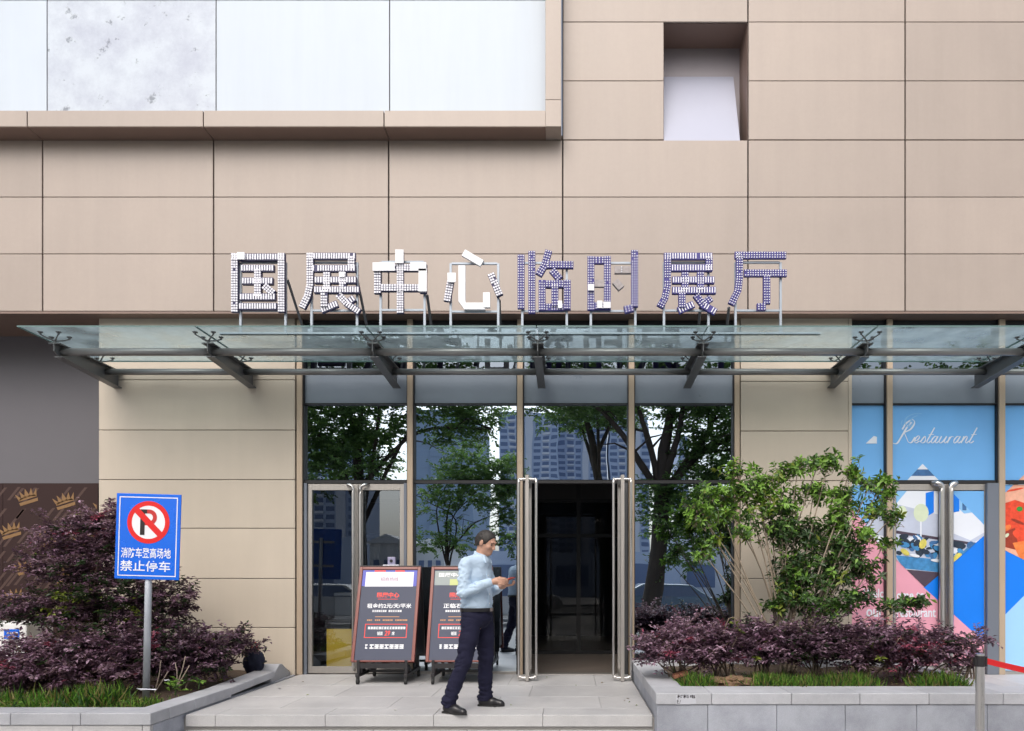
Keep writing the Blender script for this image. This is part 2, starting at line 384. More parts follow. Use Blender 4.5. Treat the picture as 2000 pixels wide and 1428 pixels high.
def stained_white():
    m = mat('stained_white_sheet', (0.60, 0.64, 0.70), 0.4, spec=0.3); nt = m.node_tree; N, L = nt.nodes.new, nt.links.new; b = nt.nodes['Principled BSDF']
    tc = N('ShaderNodeTexCoord'); n1 = N('ShaderNodeTexNoise'); n1.inputs['Scale'].default_value = 1.5; n1.inputs['Detail'].default_value = 8; n1.inputs['Roughness'].default_value = 0.75
    n2 = N('ShaderNodeTexNoise'); n2.inputs['Scale'].default_value = 5.5; n2.inputs['Detail'].default_value = 8; n2.inputs['Roughness'].default_value = 0.72
    L(tc.outputs['Object'], n1.inputs['Vector']); L(tc.outputs['Object'], n2.inputs['Vector'])
    r1 = N('ShaderNodeValToRGB'); r1.color_ramp.elements[0].position = 0.40; r1.color_ramp.elements[0].color = (0.465, 0.515, 0.575, 1); r1.color_ramp.elements[1].position = 0.62; r1.color_ramp.elements[1].color = (0.36, 0.39, 0.47, 1)
    r2 = N('ShaderNodeValToRGB'); r2.color_ramp.elements[0].position = 0.60; r2.color_ramp.elements[0].color = (1, 1, 1, 1); r2.color_ramp.elements[1].position = 0.66; r2.color_ramp.elements[1].color = (0.45, 0.46, 0.47, 1)
    mx = N('ShaderNodeMix'); mx.data_type = 'RGBA'; mx.blend_type = 'MULTIPLY'; mx.inputs[0].default_value = 1
    L(n1.outputs['Fac'], r1.inputs[0]); L(n2.outputs['Fac'], r2.inputs[0]); L(r1.outputs[0], mx.inputs[6]); L(r2.outputs[0], mx.inputs[7]); L(mx.outputs[2], b.inputs['Base Color'])
    return m
M['stained'] = stained_white()
for a, c in zip(wj, wj[1:]):
    for p0, p1 in ((230, 1), (1, -240)):
        z0 = zb1 - 0.01 if p0 == 230 else Z(p0, YW) + 0.004
        b = MB(); b.box(X(a, YW) + 0.007, X(c, YW) - 0.007, YW, YW + 0.011, z0, Z(p1, YW) - 0.004)
        o = b.build('white_sheet', M['stained'] if a == 92 and p0 == 230 else M['white'], bld)
        if a == 92 and p0 == 230: o['label'] = 'stained and scuffed white sheet'
# left recess: grey wall, printed hoarding below
YR = 0.70
b = MB(); b.box(-16, X(193, 0) + 0.3, YR, YR + 0.1, GZ, ZS - 0.03); b.build('recess_wall', M['greywall'], bld)
# pillars
def pillar(px0, px1, joints, inset=0):
    p = MB(); x0, x1 = X(px0, 0), X(px1, 0)
    p.box(x0 + 0.01, x1 - 0.01, 0.026, 0.6, GZ, ZS - 0.035)
    po = p.build('pillar', M['joint'], bld)
    for a, c in zip(joints, joints[1:]):
        b = MB(); b.box(x0, x1 - inset, 0.0, 0.025, Z(c, 0) + 0.004, Z(a, 0) - 0.004); b.build('stone_panel', M['pillar'], po, bevel=0.004, seg=1)
        if inset: b = MB(); b.box(x1 - inset + 0.005, x1, 0.003, 0.025, Z(c, 0), Z(a, 0)); b.build('edge_strip', M['pillar'], po)
        b = MB(); b.box(x0, x0 + 0.02, 0.0255, 0.58, Z(c, 0) + 0.004, Z(a, 0) - 0.004); b.box(x1 - 0.02, x1, 0.0255, 0.58, Z(c, 0) + 0.004, Z(a, 0) - 0.004); b.build_each('side_panel', M['pillar'], po)
pillar(193, 576, [618, 742, 840, 937, 1032, 1130, 1226, 1322])
pillar(1447, 1664, [618, 745, 842, 939, 1033, 1130, 1226, 1322], 0.05)
pillar(2192, 2700, [618, 745, 842, 939, 1033, 1130, 1226, 1322])

# glazing of the entrance and of the shop to the right
gl = link('window_wall', None, bld)
TOPZ, SP1, SP0, TR0, DH = ZS - 0.035, Z(722, 0), Z(787, 0), Z(938, 0), Z(943, 0)
def mullion(px0, px1, z0=0.0):
    b = MB(); b.box(X(px0, 0), X(px1, 0), 0.0, YG + 0.06, z0, TOPZ); b.build('mullion', M['mullion'], gl, bevel=0.004, seg=1)
    b = MB(); b.box(X(px1, 0), X(px1, 0) + 0.012, 0.03, YG + 0.05, z0, TOPZ); b.box(X(px0, 0) - 0.012, X(px0, 0), 0.03, YG + 0.05, z0, TOPZ); b.build_each('gasket', M['black'], gl)
for a, c in ((579, 590), (795, 806), (1010, 1021), (1228, 1239), (1435, 1445), (1733, 1744), (1952, 1964), (2180, 2191)): mullion(a, c)
def pane(px0, px1, z0, z1, m='glass', name='glass_pane', y=YG, th=0.010):
    b = MB(); b.box(X(px0, 0), X(px1, 0), y, y + th, z0, z1); return b.build(name, M[m], gl)
def pane_sheet(px0, px1, z0, z1, m='glass', par=None, y=YG):      # one sheet, so that it mirrors once
    x0, x1 = X(px0, 0), X(px1, 0); b = MB(); b.add([(x0, y, z0), (x1, y, z0), (x1, y, z1), (x0, y, z1)], [(0, 1, 2, 3)])
    return b.build('glass_pane', M[m], par or gl)
bays = [(590, 795), (806, 1010), (1021, 1228), (1239, 1435), (1664, 1733), (1744, 1952), (1964, 2180)]
for i, (a, c) in enumerate(bays):
    pane_sheet(a, c, SP1 + 0.02, TOPZ, 'topglass'); pane(a, c, SP0 + 0.012, SP1 - 0.0, 'spandrel', 'spandrel_panel', YG - 0.02, 0.03)
    pane_sheet(a, c, TR0 + 0.02, SP0 - 0.004)
    b = MB(); b.box(X(a, 0), X(c, 0), 0.05, YG + 0.05, SP0 - 0.006, SP0 + 0.010); b.box(X(a, 0), X(c, 0), 0.05, YG + 0.05, DH, TR0 + 0.006)
    b.box(X(a, 0), X(c, 0), 0.05, YG + 0.05, SP1 + 0.002, SP1 + 0.018); b.box(X(a, 0), X(c, 0), 0.05, YG + 0.05, TOPZ - 0.05, TOPZ - 0.004)
    b.build_each('transom', M['black'], gl)
    if i in (1, 3, 4, 6):
        pane_sheet(a, c, 0.03, DH - 0.002)
        b = MB(); b.box(X(a, 0), X(c, 0), 0.04, YG + 0.05, 0.0, 0.035); b.build('sill', M['steelframe'], gl)
# closed double doors -------------------------------------------------
def closed_door(px0, px1, pm, side, hr, hx, htop, hbot, name='double_door', y=0.06):
    dr = link(name, None, bld)
    b = MB()
    b.box(X(px0, 0), X(px0, 0) + side, 0.03, YG + 0.05, 0, DH); b.box(X(px1, 0) - side, X(px1, 0), 0.03, YG + 0.05, 0, DH)
    b.build_each('door_jamb', M['bluegrey'], dr, bevel=0.003, seg=1)
    for a, c in ((X(px0, 0) + side + 0.004, X(pm, 0) - 0.003), (X(pm, 0) + 0.003, X(px1, 0) - side - 0.004)):
        b = MB(); st = 0.055
        b.box(a, a + st, y, y + 0.045, 0.012, DH - 0.006); b.box(c - st, c, y, y + 0.045, 0.012, DH - 0.006)
        b.box(a + st, c - st, y + 0.001, y + 0.044, DH - 0.09, DH - 0.006); b.box(a + st, c - st, y + 0.001, y + 0.044, 0.012, 0.10)
        b.build_each('frame_rail', M['steelframe'], dr, bevel=0.002, seg=1)
        b = MB(); b.add([(a + st, y + 0.03, 0.10), (c - st, y + 0.03, 0.10), (c - st, y + 0.03, DH - 0.09), (a + st, y + 0.03, DH - 0.09)], [(0, 1, 2, 3)]); b.build('glass_pane', M['doorglass'], dr)
    for h, sg in zip(hx, (-1, 1)):
        x = X(h, 0); yy = y - 0.07; z1, z0 = Z(htop, 0), Z(hbot, 0); ln = 0.09
        pts = spline([(x + sg * ln, y + 0.0, z1 + 0.005), (x + sg * ln * 0.75, yy + 0.01, z1), (x + sg * 0.03, yy, z1 - 0.012), (x, yy, z1 - 0.06), (x, yy, z1 - 0.3), (x, yy, z0 + 0.3), (x, yy, z0 + 0.06), (x, yy + 0.03, z0), (x, y, z0)], 4)
        b = MB(); b.tube(pts, hr, 10); b.build('handle', M['steel'], dr, smooth=True)
    return dr
closed_door(590, 795, 697, 0.05, 0.019, (690, 704), 947, 1308)
closed_door(1744, 1940, 1847, 0.03, 0.036, (1839, 1856), 944, 1300)
b = MB(); b.box(X(1929, 0), X(1952, 0), 0.005, YG + 0.06, 0, DH - 0.002); b.build('door_post', M['bluegrey'], gl, bevel=0.004, seg=1)
# open double doors, the leaves swung out towards the street ---------
dr = link('open_door', None, bld)
b = MB(); b.box(X(1021, 0), X(1034, 0), 0.03, YG + 0.05, 0, DH); b.box(X(1216, 0), X(1228, 0), 0.03, YG + 0.05, 0, DH); b.build_each('door_jamb', M['darkframe'], dr)
b = MB(); b.box(X(1034, 0), X(1216, 0), 0.0, 0.16, -0.002, 0.012); b.build('threshold', M['steelframe'], dr)
for xl, sg in ((-0.538, -1), (0.636, 1)):
    y0, y1, zt_, w = -0.66, 0.0, 2.545, 0.022
    b = MB(); b.box(xl - w, xl + w, y0, y0 + 0.055, 0.008, zt_); b.box(xl - w, xl + w, y1 - 0.055, y1, 0.008, zt_)
    b.box(xl - w + 0.001, xl + w - 0.001, y0 + 0.055, y1 - 0.055, 0.008, 0.09); b.box(xl - w + 0.001, xl + w - 0.001, y0 + 0.055, y1 - 0.055, zt_ - 0.08, zt_)
    b.build_each('frame_rail', M['steelframe'], dr, bevel=0.002, seg=1)
    b = MB(); b.add([(xl, y0 + 0.055, 0.09), (xl, y1 - 0.055, 0.09), (xl, y1 - 0.055, zt_ - 0.08), (xl, y0 + 0.055, zt_ - 0.08)], [(0, 1, 2, 3)]); b.build('glass_pane', M['innerglass'], dr)
    yh = y0 + 0.075; c = 0.045
    for s2 in (-1, 1):
        xo = xl + s2 * 0.108
        pts = spline([(xl, yh, zt_ - 0.045), (xo - s2 * c, yh, zt_ - 0.045), (xo - s2 * 0.01, yh, zt_ - 0.055), (xo, yh, zt_ - 0.09), (xo, yh, 1.8), (xo, yh, 0.9), (xo, yh, 0.10), (xo - s2 * 0.012, yh, 0.058), (xo - s2 * c, yh, 0.04), (xl, yh, 0.04)], 4)
        b = MB(); b.tube(pts, 0.0175, 10); b.build('handle', M['steel'], dr, smooth=True)
# rooms behind the glass
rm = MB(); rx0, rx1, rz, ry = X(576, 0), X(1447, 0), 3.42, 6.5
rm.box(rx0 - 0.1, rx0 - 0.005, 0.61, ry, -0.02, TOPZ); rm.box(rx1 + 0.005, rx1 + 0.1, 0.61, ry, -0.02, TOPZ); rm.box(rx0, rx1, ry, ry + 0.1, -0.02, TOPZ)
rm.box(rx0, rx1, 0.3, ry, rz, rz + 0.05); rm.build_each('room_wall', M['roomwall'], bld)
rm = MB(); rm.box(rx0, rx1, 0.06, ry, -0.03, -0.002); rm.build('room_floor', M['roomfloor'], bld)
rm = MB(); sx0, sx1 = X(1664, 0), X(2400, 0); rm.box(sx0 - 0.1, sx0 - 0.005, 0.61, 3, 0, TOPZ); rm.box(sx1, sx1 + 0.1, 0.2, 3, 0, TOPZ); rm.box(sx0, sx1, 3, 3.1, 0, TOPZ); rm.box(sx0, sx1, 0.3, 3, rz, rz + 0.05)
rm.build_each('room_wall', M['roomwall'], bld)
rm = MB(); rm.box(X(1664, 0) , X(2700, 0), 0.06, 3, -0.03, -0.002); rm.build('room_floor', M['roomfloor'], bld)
rc = thing('reception_counter', 'grey reception counter dimly seen behind the left glass door', 'counter', (X(668, 1.6), 1.8, 0))
b = MB(); b.box(X(600, 1.6), X(735, 1.6), 1.62, 2.1, 0.0, 1.0); b.build('front_panel', mat('counter_grey', (0.30, 0.31, 0.34), 0.5), rc)
b = MB(); b.box(X(596, 1.6), X(739, 1.6), 1.58, 2.14, 1.001, 1.05); b.build('counter_top', M['whitepaint'], rc, bevel=0.005)
# inner glazed partition seen through the open doorway
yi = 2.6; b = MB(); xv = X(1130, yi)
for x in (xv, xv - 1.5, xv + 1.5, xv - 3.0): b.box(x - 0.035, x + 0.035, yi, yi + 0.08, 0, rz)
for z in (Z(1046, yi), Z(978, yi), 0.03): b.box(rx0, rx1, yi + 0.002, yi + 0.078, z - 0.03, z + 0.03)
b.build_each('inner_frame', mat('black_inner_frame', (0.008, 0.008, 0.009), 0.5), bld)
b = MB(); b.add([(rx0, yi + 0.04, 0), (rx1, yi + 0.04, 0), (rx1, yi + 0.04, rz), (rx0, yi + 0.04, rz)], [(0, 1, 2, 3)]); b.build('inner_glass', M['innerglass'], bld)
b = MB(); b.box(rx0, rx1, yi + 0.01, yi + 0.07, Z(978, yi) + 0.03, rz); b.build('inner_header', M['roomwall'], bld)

lampm = emit_mat('lit_downlight', (1.0, 0.97, 0.92), 9.0)
lamp0 = None
for y, n, xs in ((2.1, 5, X(912, 2.1) - 1.3 * 1), (4.8, 4, X(823, 4.8))):
    for k in range(n):
        x = xs + 1.27 * k
        if lamp0 is None:
            lamp0 = thing('ceiling_downlight', 'small round lit downlight in the dark ceiling behind the entrance glass', 'ceiling light', (x, y, rz), 'downlights in the entrance hall')
            b = MB(); b.tube([(x, y, rz - 0.012), (x, y, rz + 0.002)], 0.07, 16); b.build('trim_ring', M['steelframe'], lamp0)
            b = MB(); b.tube([(x, y, rz - 0.016), (x, y, rz - 0.0122)], 0.05, 16); b.build('bulb', lampm, lamp0); continue
        c = copy_tree(lamp0); c.location = (x, y, rz)

# ------------------------------------------------------------------ canopy
CG = 4.10
can = thing('glass_canopy', 'long glass canopy on tapered grey steel brackets over the entrance', 'canopy', (0, 0, 3.8))
bx = [X(105, -1.18), X(405, -1.18), X(727, -1.18), X(1050, -1.18), X(1374, -1.18), X(1695, -1.18), X(2016, -1.18), X(2337, -1.18)]
for x in bx:
    b = MB()
    fn = lambda u, v, w, x=x: (x + w, u, v)
    b.prism([(-1.18, 3.90), (-1.12, 3.865), (0.0, 3.79), (0.0, 3.985), (-1.18, 3.985)], -0.006, 0.006, fn)
    b.prism([(-1.18, 3.985), (0.0, 3.985), (0.0, 3.998), (-1.18, 3.998)], -0.065, 0.065, fn)
    b.prism([(-1.10, 3.852), (0.0, 3.778), (0.0, 3.79), (-1.10, 3.865)], -0.05, 0.05, fn)
    b.build('bracket', M['canopysteel'], can)
    for yy, sp in ((-1.16, 0.105), (-0.36, 0.10)):
        if x > 5.6: continue
        so = MB(); so.tube([(x, yy, 3.998), (x, yy, 4.03)], 0.016, 8)
        for sx in (-1, 1):
            for sy in (-1, 1):
                so.tube([(x, yy, 4.02), (x + sx * sp * 0.6, yy + sy * 0.06, 4.045), (x + sx * sp, yy + sy * 0.09, CG - 0.03)], [0.009, 0.008, 0.007], 6)
                so.tube([(x + sx * sp, yy + sy * 0.09, CG - 0.035), (x + sx * sp, yy + sy * 0.09, CG - 0.012)], 0.011, 8)
                so.tube([(x + sx * sp, yy + sy * 0.09, CG - 0.012), (x + sx * sp, yy + sy * 0.09, CG - 0.001)], 0.028, 10)
        so.build('spider_fitting', M['canopysteel'], can, smooth=False)
for y, r in ((-1.06, 0.044), (-0.25, 0.040)):
    for a, c in zip(bx, bx[1:]):
        b = MB(); b.tube([(a + 0.007, y, 3.925), (c - 0.007, y, 3.925)], r, 18); b.build('tube', M['tubesteel'], can, smooth=True)
gx = [-6.2] + bx[1:]
for a, c in zip(gx, gx[1:]):
    b = MB(); b.cm = 0; x0, x1, y0, y1 = a + 0.005, c - 0.005, -1.45, -0.14
    b.add([(x0, y0, CG), (x1, y0, CG), (x1, y1, CG), (x0, y1, CG)], [(0, 3, 2, 1)])
    b.cm = 1; t = 0.016
    for (p, q) in (((x0, y0), (x1, y0)), ((x1, y0), (x1, y1)), ((x1, y1), (x0, y1)), ((x0, y1), (x0, y0))):
        b.add([(p[0], p[1], CG - t), (q[0], q[1], CG - t), (q[0], q[1], CG), (p[0], p[1], CG)], [(0, 1, 2, 3)])
    b.build('glass_pane', [M['canopyglass'], M['glassedge']], can)
# ------------------------------------------------------------------ standing letter sign on the canopy
YL = -1.15
M['navy'] = mat('navy_sign_backing', (0.036, 0.028, 0.19), 0.5)
M['mauve'] = mat('dark_navy_backing', (0.024, 0.021, 0.085), 0.45)
M['bare'] = mat('bare_sign_backing', (0.30, 0.27, 0.27), 0.6, var=0.3, vscale=20)
M['led'] = mat('white_light_module', (0.70, 0.70, 0.76), 0.4)
M['signwhite'] = mat('white_sign_face', (0.72, 0.73, 0.76), 0.4, var=0.03)
M['signpost'] = mat('grey_blue_square_tube', (0.30, 0.34, 0.39), 0.45, metal=0.4, var=0.08)
M['bracemetal'] = mat('dark_brace', (0.12, 0.12, 0.13), 0.5, metal=0.3)
W = 'w'
CH = [
 ('国', 'standing sign character for country, first on the left, its grid broken by white patches', [
   [(461, 497), (461, 612)], [(552, 497), (552, 612)], [(455, 505), (559, 505)], [(470, 601), (543, 601)], [(474, 527), (538, 527)], [(476, 552), (536, 552)], [(472, 583), (541, 583)], [(507, 529), (507, 583)], [(519, 561), (538, 577)]],
   [469, 557], 606, [((561, 546), (604, 636))], [((469, 498), (483, 512))]),
 ('展', 'second standing sign character from the left, patched mauve over a navy and white grid', [
   [(604, 503), (696, 503)], [(688, 503), (688, 528)], [(612, 527), (696, 527)], [(608, 497), (608, 560), (603, 582), (592, 604)], [(617, 550), (698, 550)], [(616, 569), (704, 569)], [(641, 535), (641, 569)], [(672, 535), (672, 569)], [(636, 570), (636, 603)], [(629, 608), (661, 595)], [(662, 577), (680, 596), (704, 612)], [(694, 584), (680, 594)]],
   [608, 697], 606, [((698, 550), (725, 636))], [((666, 536), (677, 546))]),
 ('中', 'standing sign character like a box split by one tall bar, with white shoulders', [
   [(783, 493), (783, 614)], [(739, 519), (739, 576)], [(828, 519), (828, 575)], [(731, 526), (835, 526)], [(746, 565), (821, 565)]],
   [743, 829], 605, [((834, 576), (848, 636))], [((775, 493), (791, 519)), ((731, 518), (774, 534)), ((804, 518), (835, 534)), ((820, 530), (836, 574))]),
 ('心', 'standing sign character for heart with blank white hook and tilted white slab on top', [
   [(883, 540), (874, 591)], [W, (903, 521), (903, 590), (909, 600), (948, 600)], [W, (906, 496), (942, 517)], [(959, 537), (977, 580)], [W, (951, 603), (951, 574)]],
   [880, 973], 608, [((975, 585), (978, 637))], [((876, 538), (892, 556))]),
 ('临', 'standing sign character beside the heart character with two tall bars at its left', [
   [(1018, 500), (1018, 605)], [(1039, 493), (1039, 614)], [(1072, 492), (1064, 520), (1052, 540)], [(1068, 520), (1120, 520)], [(1078, 530), (1094, 548)], [(1059, 550), (1059, 609)], [(1108, 550), (1108, 607)], [(1084, 558), (1084, 601)], [(1066, 558), (1101, 558)], [(1066, 602), (1101, 602)]],
   [1020, 1107], 607, [], [((1090, 592), (1098, 606))]),
 ('时', 'standing sign character with its middle strokes bare and grey, right of the narrow gap', [
   [(1154, 503), (1154, 608)], [(1186, 503), (1186, 607)], [(1161, 511), (1180, 511)], [(1161, 556), (1180, 556)], [(1161, 600), (1180, 600)], [(1200, 530), (1232, 530)], [(1239, 492), (1239, 602)], [(1236, 604), (1219, 608)], [(1201, 552), (1213, 566)]],
   [1154, 1241], 607, [], [((1148, 560), (1160, 572)), ((1178, 594), (1192, 606)), ((1166, 592), (1176, 606))]),
 ('展', 'second last standing sign character, all navy and white grid with curled feet', [
   [(1296, 503), (1390, 503)], [(1384, 503), (1384, 532)], [(1310, 526), (1390, 526)], [(1303, 497), (1303, 560), (1298, 584), (1288, 602)], [(1312, 550), (1394, 550)], [(1312, 570), (1397, 570)], [(1337, 535), (1337, 570)], [(1367, 535), (1367, 570)], [(1331, 570), (1331, 604)], [(1324, 609), (1354, 596)], [(1358, 578), (1373, 598), (1397, 612)], [(1388, 584), (1372, 596)]],
   [1297, 1384], 606, [((1368, 600), (1361, 636))], []),
 ('厅', 'last standing sign character on the right, an open corner with one hooked stem', [
   [(1434, 501), (1534, 501)], [(1443, 497), (1443, 545), (1440, 570), (1427, 597)], [(1452, 536), (1535, 536)], [(1496, 540), (1496, 596)], [(1494, 602), (1477, 602)]],
   [1437, 1525], 606, [((1424, 600), (1416, 636))], []),
]
sl_ = S(YL); WID = 13.4 / sl_
def stroke_path(pts): return [Vector((X(p[0], YL), 0, Z(p[1], YL))) for p in pts]
kx = 0
for (chx, lab, strokes, legs, barY, braces, patches) in CH:
    xc = X(sum(legs) / 2, YL)
    t = thing('sign_character', lab, 'sign character', (xc, YL, CG), 'standing characters along the canopy edge')
    leds = MB()
    for si, st in enumerate(strokes):
        white = st[0] == W; pts = stroke_path(st[1:] if white else st)
        yo = YL - 0.036 - 0.0022 * (si % 9)              # crossing strokes sit a hair apart
        # offset outlines
        n = len(pts); L_, R_ = [], []
        for i, p in enumerate(pts):
            dd = (pts[min(i + 1, n - 1)] - pts[max(i - 1, 0)]).normalized(); nn = Vector((-dd.z, 0, dd.x))
            L_.append(p + nn * WID / 2); R_.append(p - nn * WID / 2)
        b = MB()
        vs = []
        for yy in (yo, YL + 0.0):
            vs += [(q.x, yy, q.z) for q in L_] + [(q.x, yy, q.z) for q in R_]
        fs = []
        for i in range(n - 1):
            fs += [(i, i + 1, n + i + 1, n + i), (2 * n + i, 3 * n + i, 3 * n + i + 1, 2 * n + i + 1), (i, 2 * n + i, 2 * n + i + 1, i + 1), (n + i, n + i + 1, 3 * n + i + 1, 3 * n + i)]
        fs += [(0, n, 3 * n, 2 * n), (n - 1, 3 * n - 1, 4 * n - 1, 2 * n - 1)]
        bare = chx == '时' and si in (3, 5, 8)
        b.add(vs, fs); b.build('stroke', M['signwhite'] if white else (M['bare'] if bare else M['mauve' if kx < 4 else 'navy']), t)
        if white: continue
        # rows of little light modules
        ln = sum((pts[i + 1] - pts[i]).length for i in range(n - 1)); m = max(2, int(ln / 0.0285)); pitch = ln / m
        for k in range(m):
            s = (k + 0.5) * pitch
            for i in range(n - 1):
                sg = (pts[i + 1] - pts[i]).length
                if s <= sg or i == n - 2: break
                s -= sg
            dd = (pts[i + 1] - pts[i]).normalized(); nn = Vector((-dd.z, 0, dd.x)); c0 = pts[i] + dd * s
            if bare and rng.random() < 0.8: continue
            horiz = chx in '国展' and abs(dd.x) > 0.8 and kx < 7
            if horiz: cells = [(0, 0.031, 0.0088 if kx < 3 else 0.0062)]
            else: cells = [(o_, 0.0058 if kx > 3 else 0.0104, 0.0058 if kx > 3 else 0.0104) for o_ in (-0.0265, 0, 0.0265)]
            for o_, hw, hl in cells:
                if rng.random() < 0.02: continue
                c = c0 + nn * o_ + Vector((0, 0, rng.normal() * 0.0006))
                f = lambda u, v, w, c=c, dd=dd, nn=nn, yo=yo: (c.x + dd.x * u + nn.x * w, yo + v, c.z + dd.z * u + nn.z * w)
                leds.box(-hl, hl, -0.010, 0.0, -hw, hw, f)
    stuff(leds.build('light_module', M['led'], t))
    for (p0, p1) in patches:
        b = MB(); b.box(X(p0[0], YL), X(p1[0], YL), YL - 0.074, YL - 0.066, Z(p1[1], YL), Z(p0[1], YL)); b.build('white_cover', M['signwhite'], t)
    h = 0.013
    for lx in legs:
        x = X(lx, YL); b = MB(); top = Z(barY - 94, YL)
        b.box(x - h, x + h, YL + 0.003, YL + 0.03, CG + 0.022, top); b.build('post', M['signpost'], t)
    b = MB(); x0, x1 = X(legs[0], YL), X(legs[1], YL)
    for zz in (Z(barY, YL), Z(barY - 94, YL)): b.box(x0 + h, x1 - h, YL + 0.005, YL + 0.028, zz - 0.011, zz + 0.011)
    b.build_each('crossbar', M['signpost'], t)
    for (p0, p1) in braces:
        a = Vector((X(p0[0], YL + 0.03), YL + 0.04, Z(p0[1], YL + 0.03))); yb = -0.62
        e = Vector((X(p1[0], yb) + 0.02 * 0, yb, CG + 0.02))
        # pick the foot so that the brace runs back from the letter to the glass
        b = MB(); b.tube([a, e], 0.017, 6); b.build('brace', M['bracemetal'], t)
    kx += 1
rail = MB(); rail.box(X(432, -1.12), X(1600, -1.12), YL - 0.02, YL + 0.03, CG + 0.002, CG + 0.021)
tag(rail.build('sign_rail', M['signpost']), 'long thin steel rail lying on the canopy glass under the characters', 'rail')

# ------------------------------------------------------------------ no-parking sign
xs0, ysg = -4.22, -2.36
sg = thing('parking_sign', 'blue no parking sign with red ring on a slim steel post', 'sign', (xs0, ysg, 0.04))
M['galv'] = mat('galvanised_post', (0.46, 0.49, 0.54), 0.4, metal=0.3, var=0.1, vscale=5)
b = MB(); b.tube([(X(285, ysg), ysg, 0.02), (X(293, ysg), ysg, 1.95)], 0.032, 16); b.build('post', M['galv'], sg, smooth=True)
M['signblue'] = mat('sign_blue', (0.001, 0.125, 0.70), 0.25, var=0.03)
M['signred'] = mat('sign_red', (0.68, 0.012, 0.012), 0.3)
M['printwhite'] = mat('print_white', (0.78, 0.79, 0.82), 0.35)
M['printblack'] = mat('print_black', (0.02, 0.012, 0.012), 0.4)
yb_ = ysg - 0.045
cs = {k: Vector((X(p[0], yb_), 0, Z(p[1], yb_))) for k, p in dict(tl=(228, 963), tr=(354, 967), br=(350, 1133), bl=(222, 1130)).items()}
ctr = (cs['tl'] + cs['tr'] + cs['br'] + cs['bl']) / 4
eu = ((cs['tr'] - cs['tl']) + (cs['br'] - cs['bl'])).normalized(); ev = ((cs['tl'] - cs['bl']) + (cs['tr'] - cs['br'])).normalized()
BW, BH = (cs['tr'] - cs['tl']).length / 2, (cs['tl'] - cs['bl']).length / 2
def sfn(k): return lambda u, v: (ctr.x + eu.x * u + ev.x * v, yb_ - 0.0012 * k, ctr.z + eu.z * u + ev.z * v)
b = MB(); f3 = lambda u, v, w: (ctr.x + eu.x * u + ev.x * w, yb_ + v, ctr.z + eu.z * u + ev.z * w)
b.box(-BW, BW, 0, 0.012, -BH, BH, f3); b.build('board', M['signblue'], sg, bevel=0.003, seg=1)
b = MB(); b.box(-0.2, 0.2, 0.0122, 0.03, 0.18, 0.22, f3); b.box(-0.2, 0.2, 0.0122, 0.03, -0.22, -0.18, f3); b.build_each('clamp', M['galv'], sg)
def ring(r0, r1, cu, cv, fn, mb, n=48, a0=0, a1=2 * math.pi):
    for k in range(n):
        a, c = a0 + (a1 - a0) * k / n, a0 + (a1 - a0) * (k + 1) / n
        mb.flat([(cu + r0 * math.cos(a), cv + r0 * math.sin(a)), (cu + r1 * math.cos(a), cv + r1 * math.sin(a)), (cu + r1 * math.cos(c), cv + r1 * math.sin(c)), (cu + r0 * math.cos(c), cv + r0 * math.sin(c))], fn)
pm = 1 / S(yb_)
b = MB(); fn = sfn(1); iu, iv, lw = BW - 0.031, BH - 0.031, 0.009
for (u0, u1, v0, v1) in ((-iu, iu, iv - lw, iv), (-iu, iu, -iv, -iv + lw), (-iu, -iu + lw, -iv + lw, iv - lw), (iu - lw, iu, -iv + lw, iv - lw)): b.flat([(u0, v0), (u1, v0), (u1, v1), (u0, v1)], fn)
b.build_each('border_line', M['printwhite'], sg)
cu, cv, rr = 0.004, (1048 - 1020) * pm, 41.5 * pm
b = MB(); ring(0.0001, rr - 8.0 * pm, cu, cv, sfn(1), b); b.build('white_disc', M['printwhite'], sg)
b = MB(); ring(rr - 9 * pm, rr, cu, cv, sfn(2), b); b.build('red_ring', M['signred'], sg)
# P: dark stem; the glare on the bowl is painted in as red
b = MB(); fn = sfn(2); b.flat([(cu - 16 * pm, cv - 25 * pm), (cu - 7 * pm, cv - 25 * pm), (cu - 7 * pm, cv + 25 * pm), (cu - 16 * pm, cv + 25 * pm)], fn); b.flat([(cu - 7 * pm, cv + 17 * pm), (cu - 3 * pm, cv + 17 * pm), (cu - 3 * pm, cv + 25 * pm), (cu - 7 * pm, cv + 25 * pm)], fn); b.build('letter_stem', M['printblack'], sg)
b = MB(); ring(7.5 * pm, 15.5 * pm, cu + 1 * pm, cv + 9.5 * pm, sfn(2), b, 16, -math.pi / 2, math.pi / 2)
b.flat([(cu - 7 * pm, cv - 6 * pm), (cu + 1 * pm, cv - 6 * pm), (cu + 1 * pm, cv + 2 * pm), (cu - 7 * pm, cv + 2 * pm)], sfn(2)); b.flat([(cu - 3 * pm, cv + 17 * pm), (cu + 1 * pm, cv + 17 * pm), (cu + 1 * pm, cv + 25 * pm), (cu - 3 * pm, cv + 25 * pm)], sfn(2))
b.build('letter_bowl', mat('glare_red', (0.50, 0.03, 0.03), 0.35), sg)
b = MB(); q = (rr - 5 * pm) * 0.7071; w = 4.2 * pm; b.flat([(cu - q - w, cv + q - w), (cu + q - w, cv - q - w), (cu + q + w, cv - q + w), (cu - q + w, cv + q + w)], sfn(3)); b.build('red_slash', M['signred'], sg)
b = MB(); letter(b, '消防车登高场地', -51 * pm, 46 * pm, -42 * pm, -22 * pm, sfn(1), 0.012); b.build('lettering', M['printwhite'], sg)
b = MB(); letter(b, '禁止停车', -52 * pm, 46 * pm, -68 * pm, -47 * pm, sfn(1), 0.012); b.build('lettering', M['printwhite'], sg)

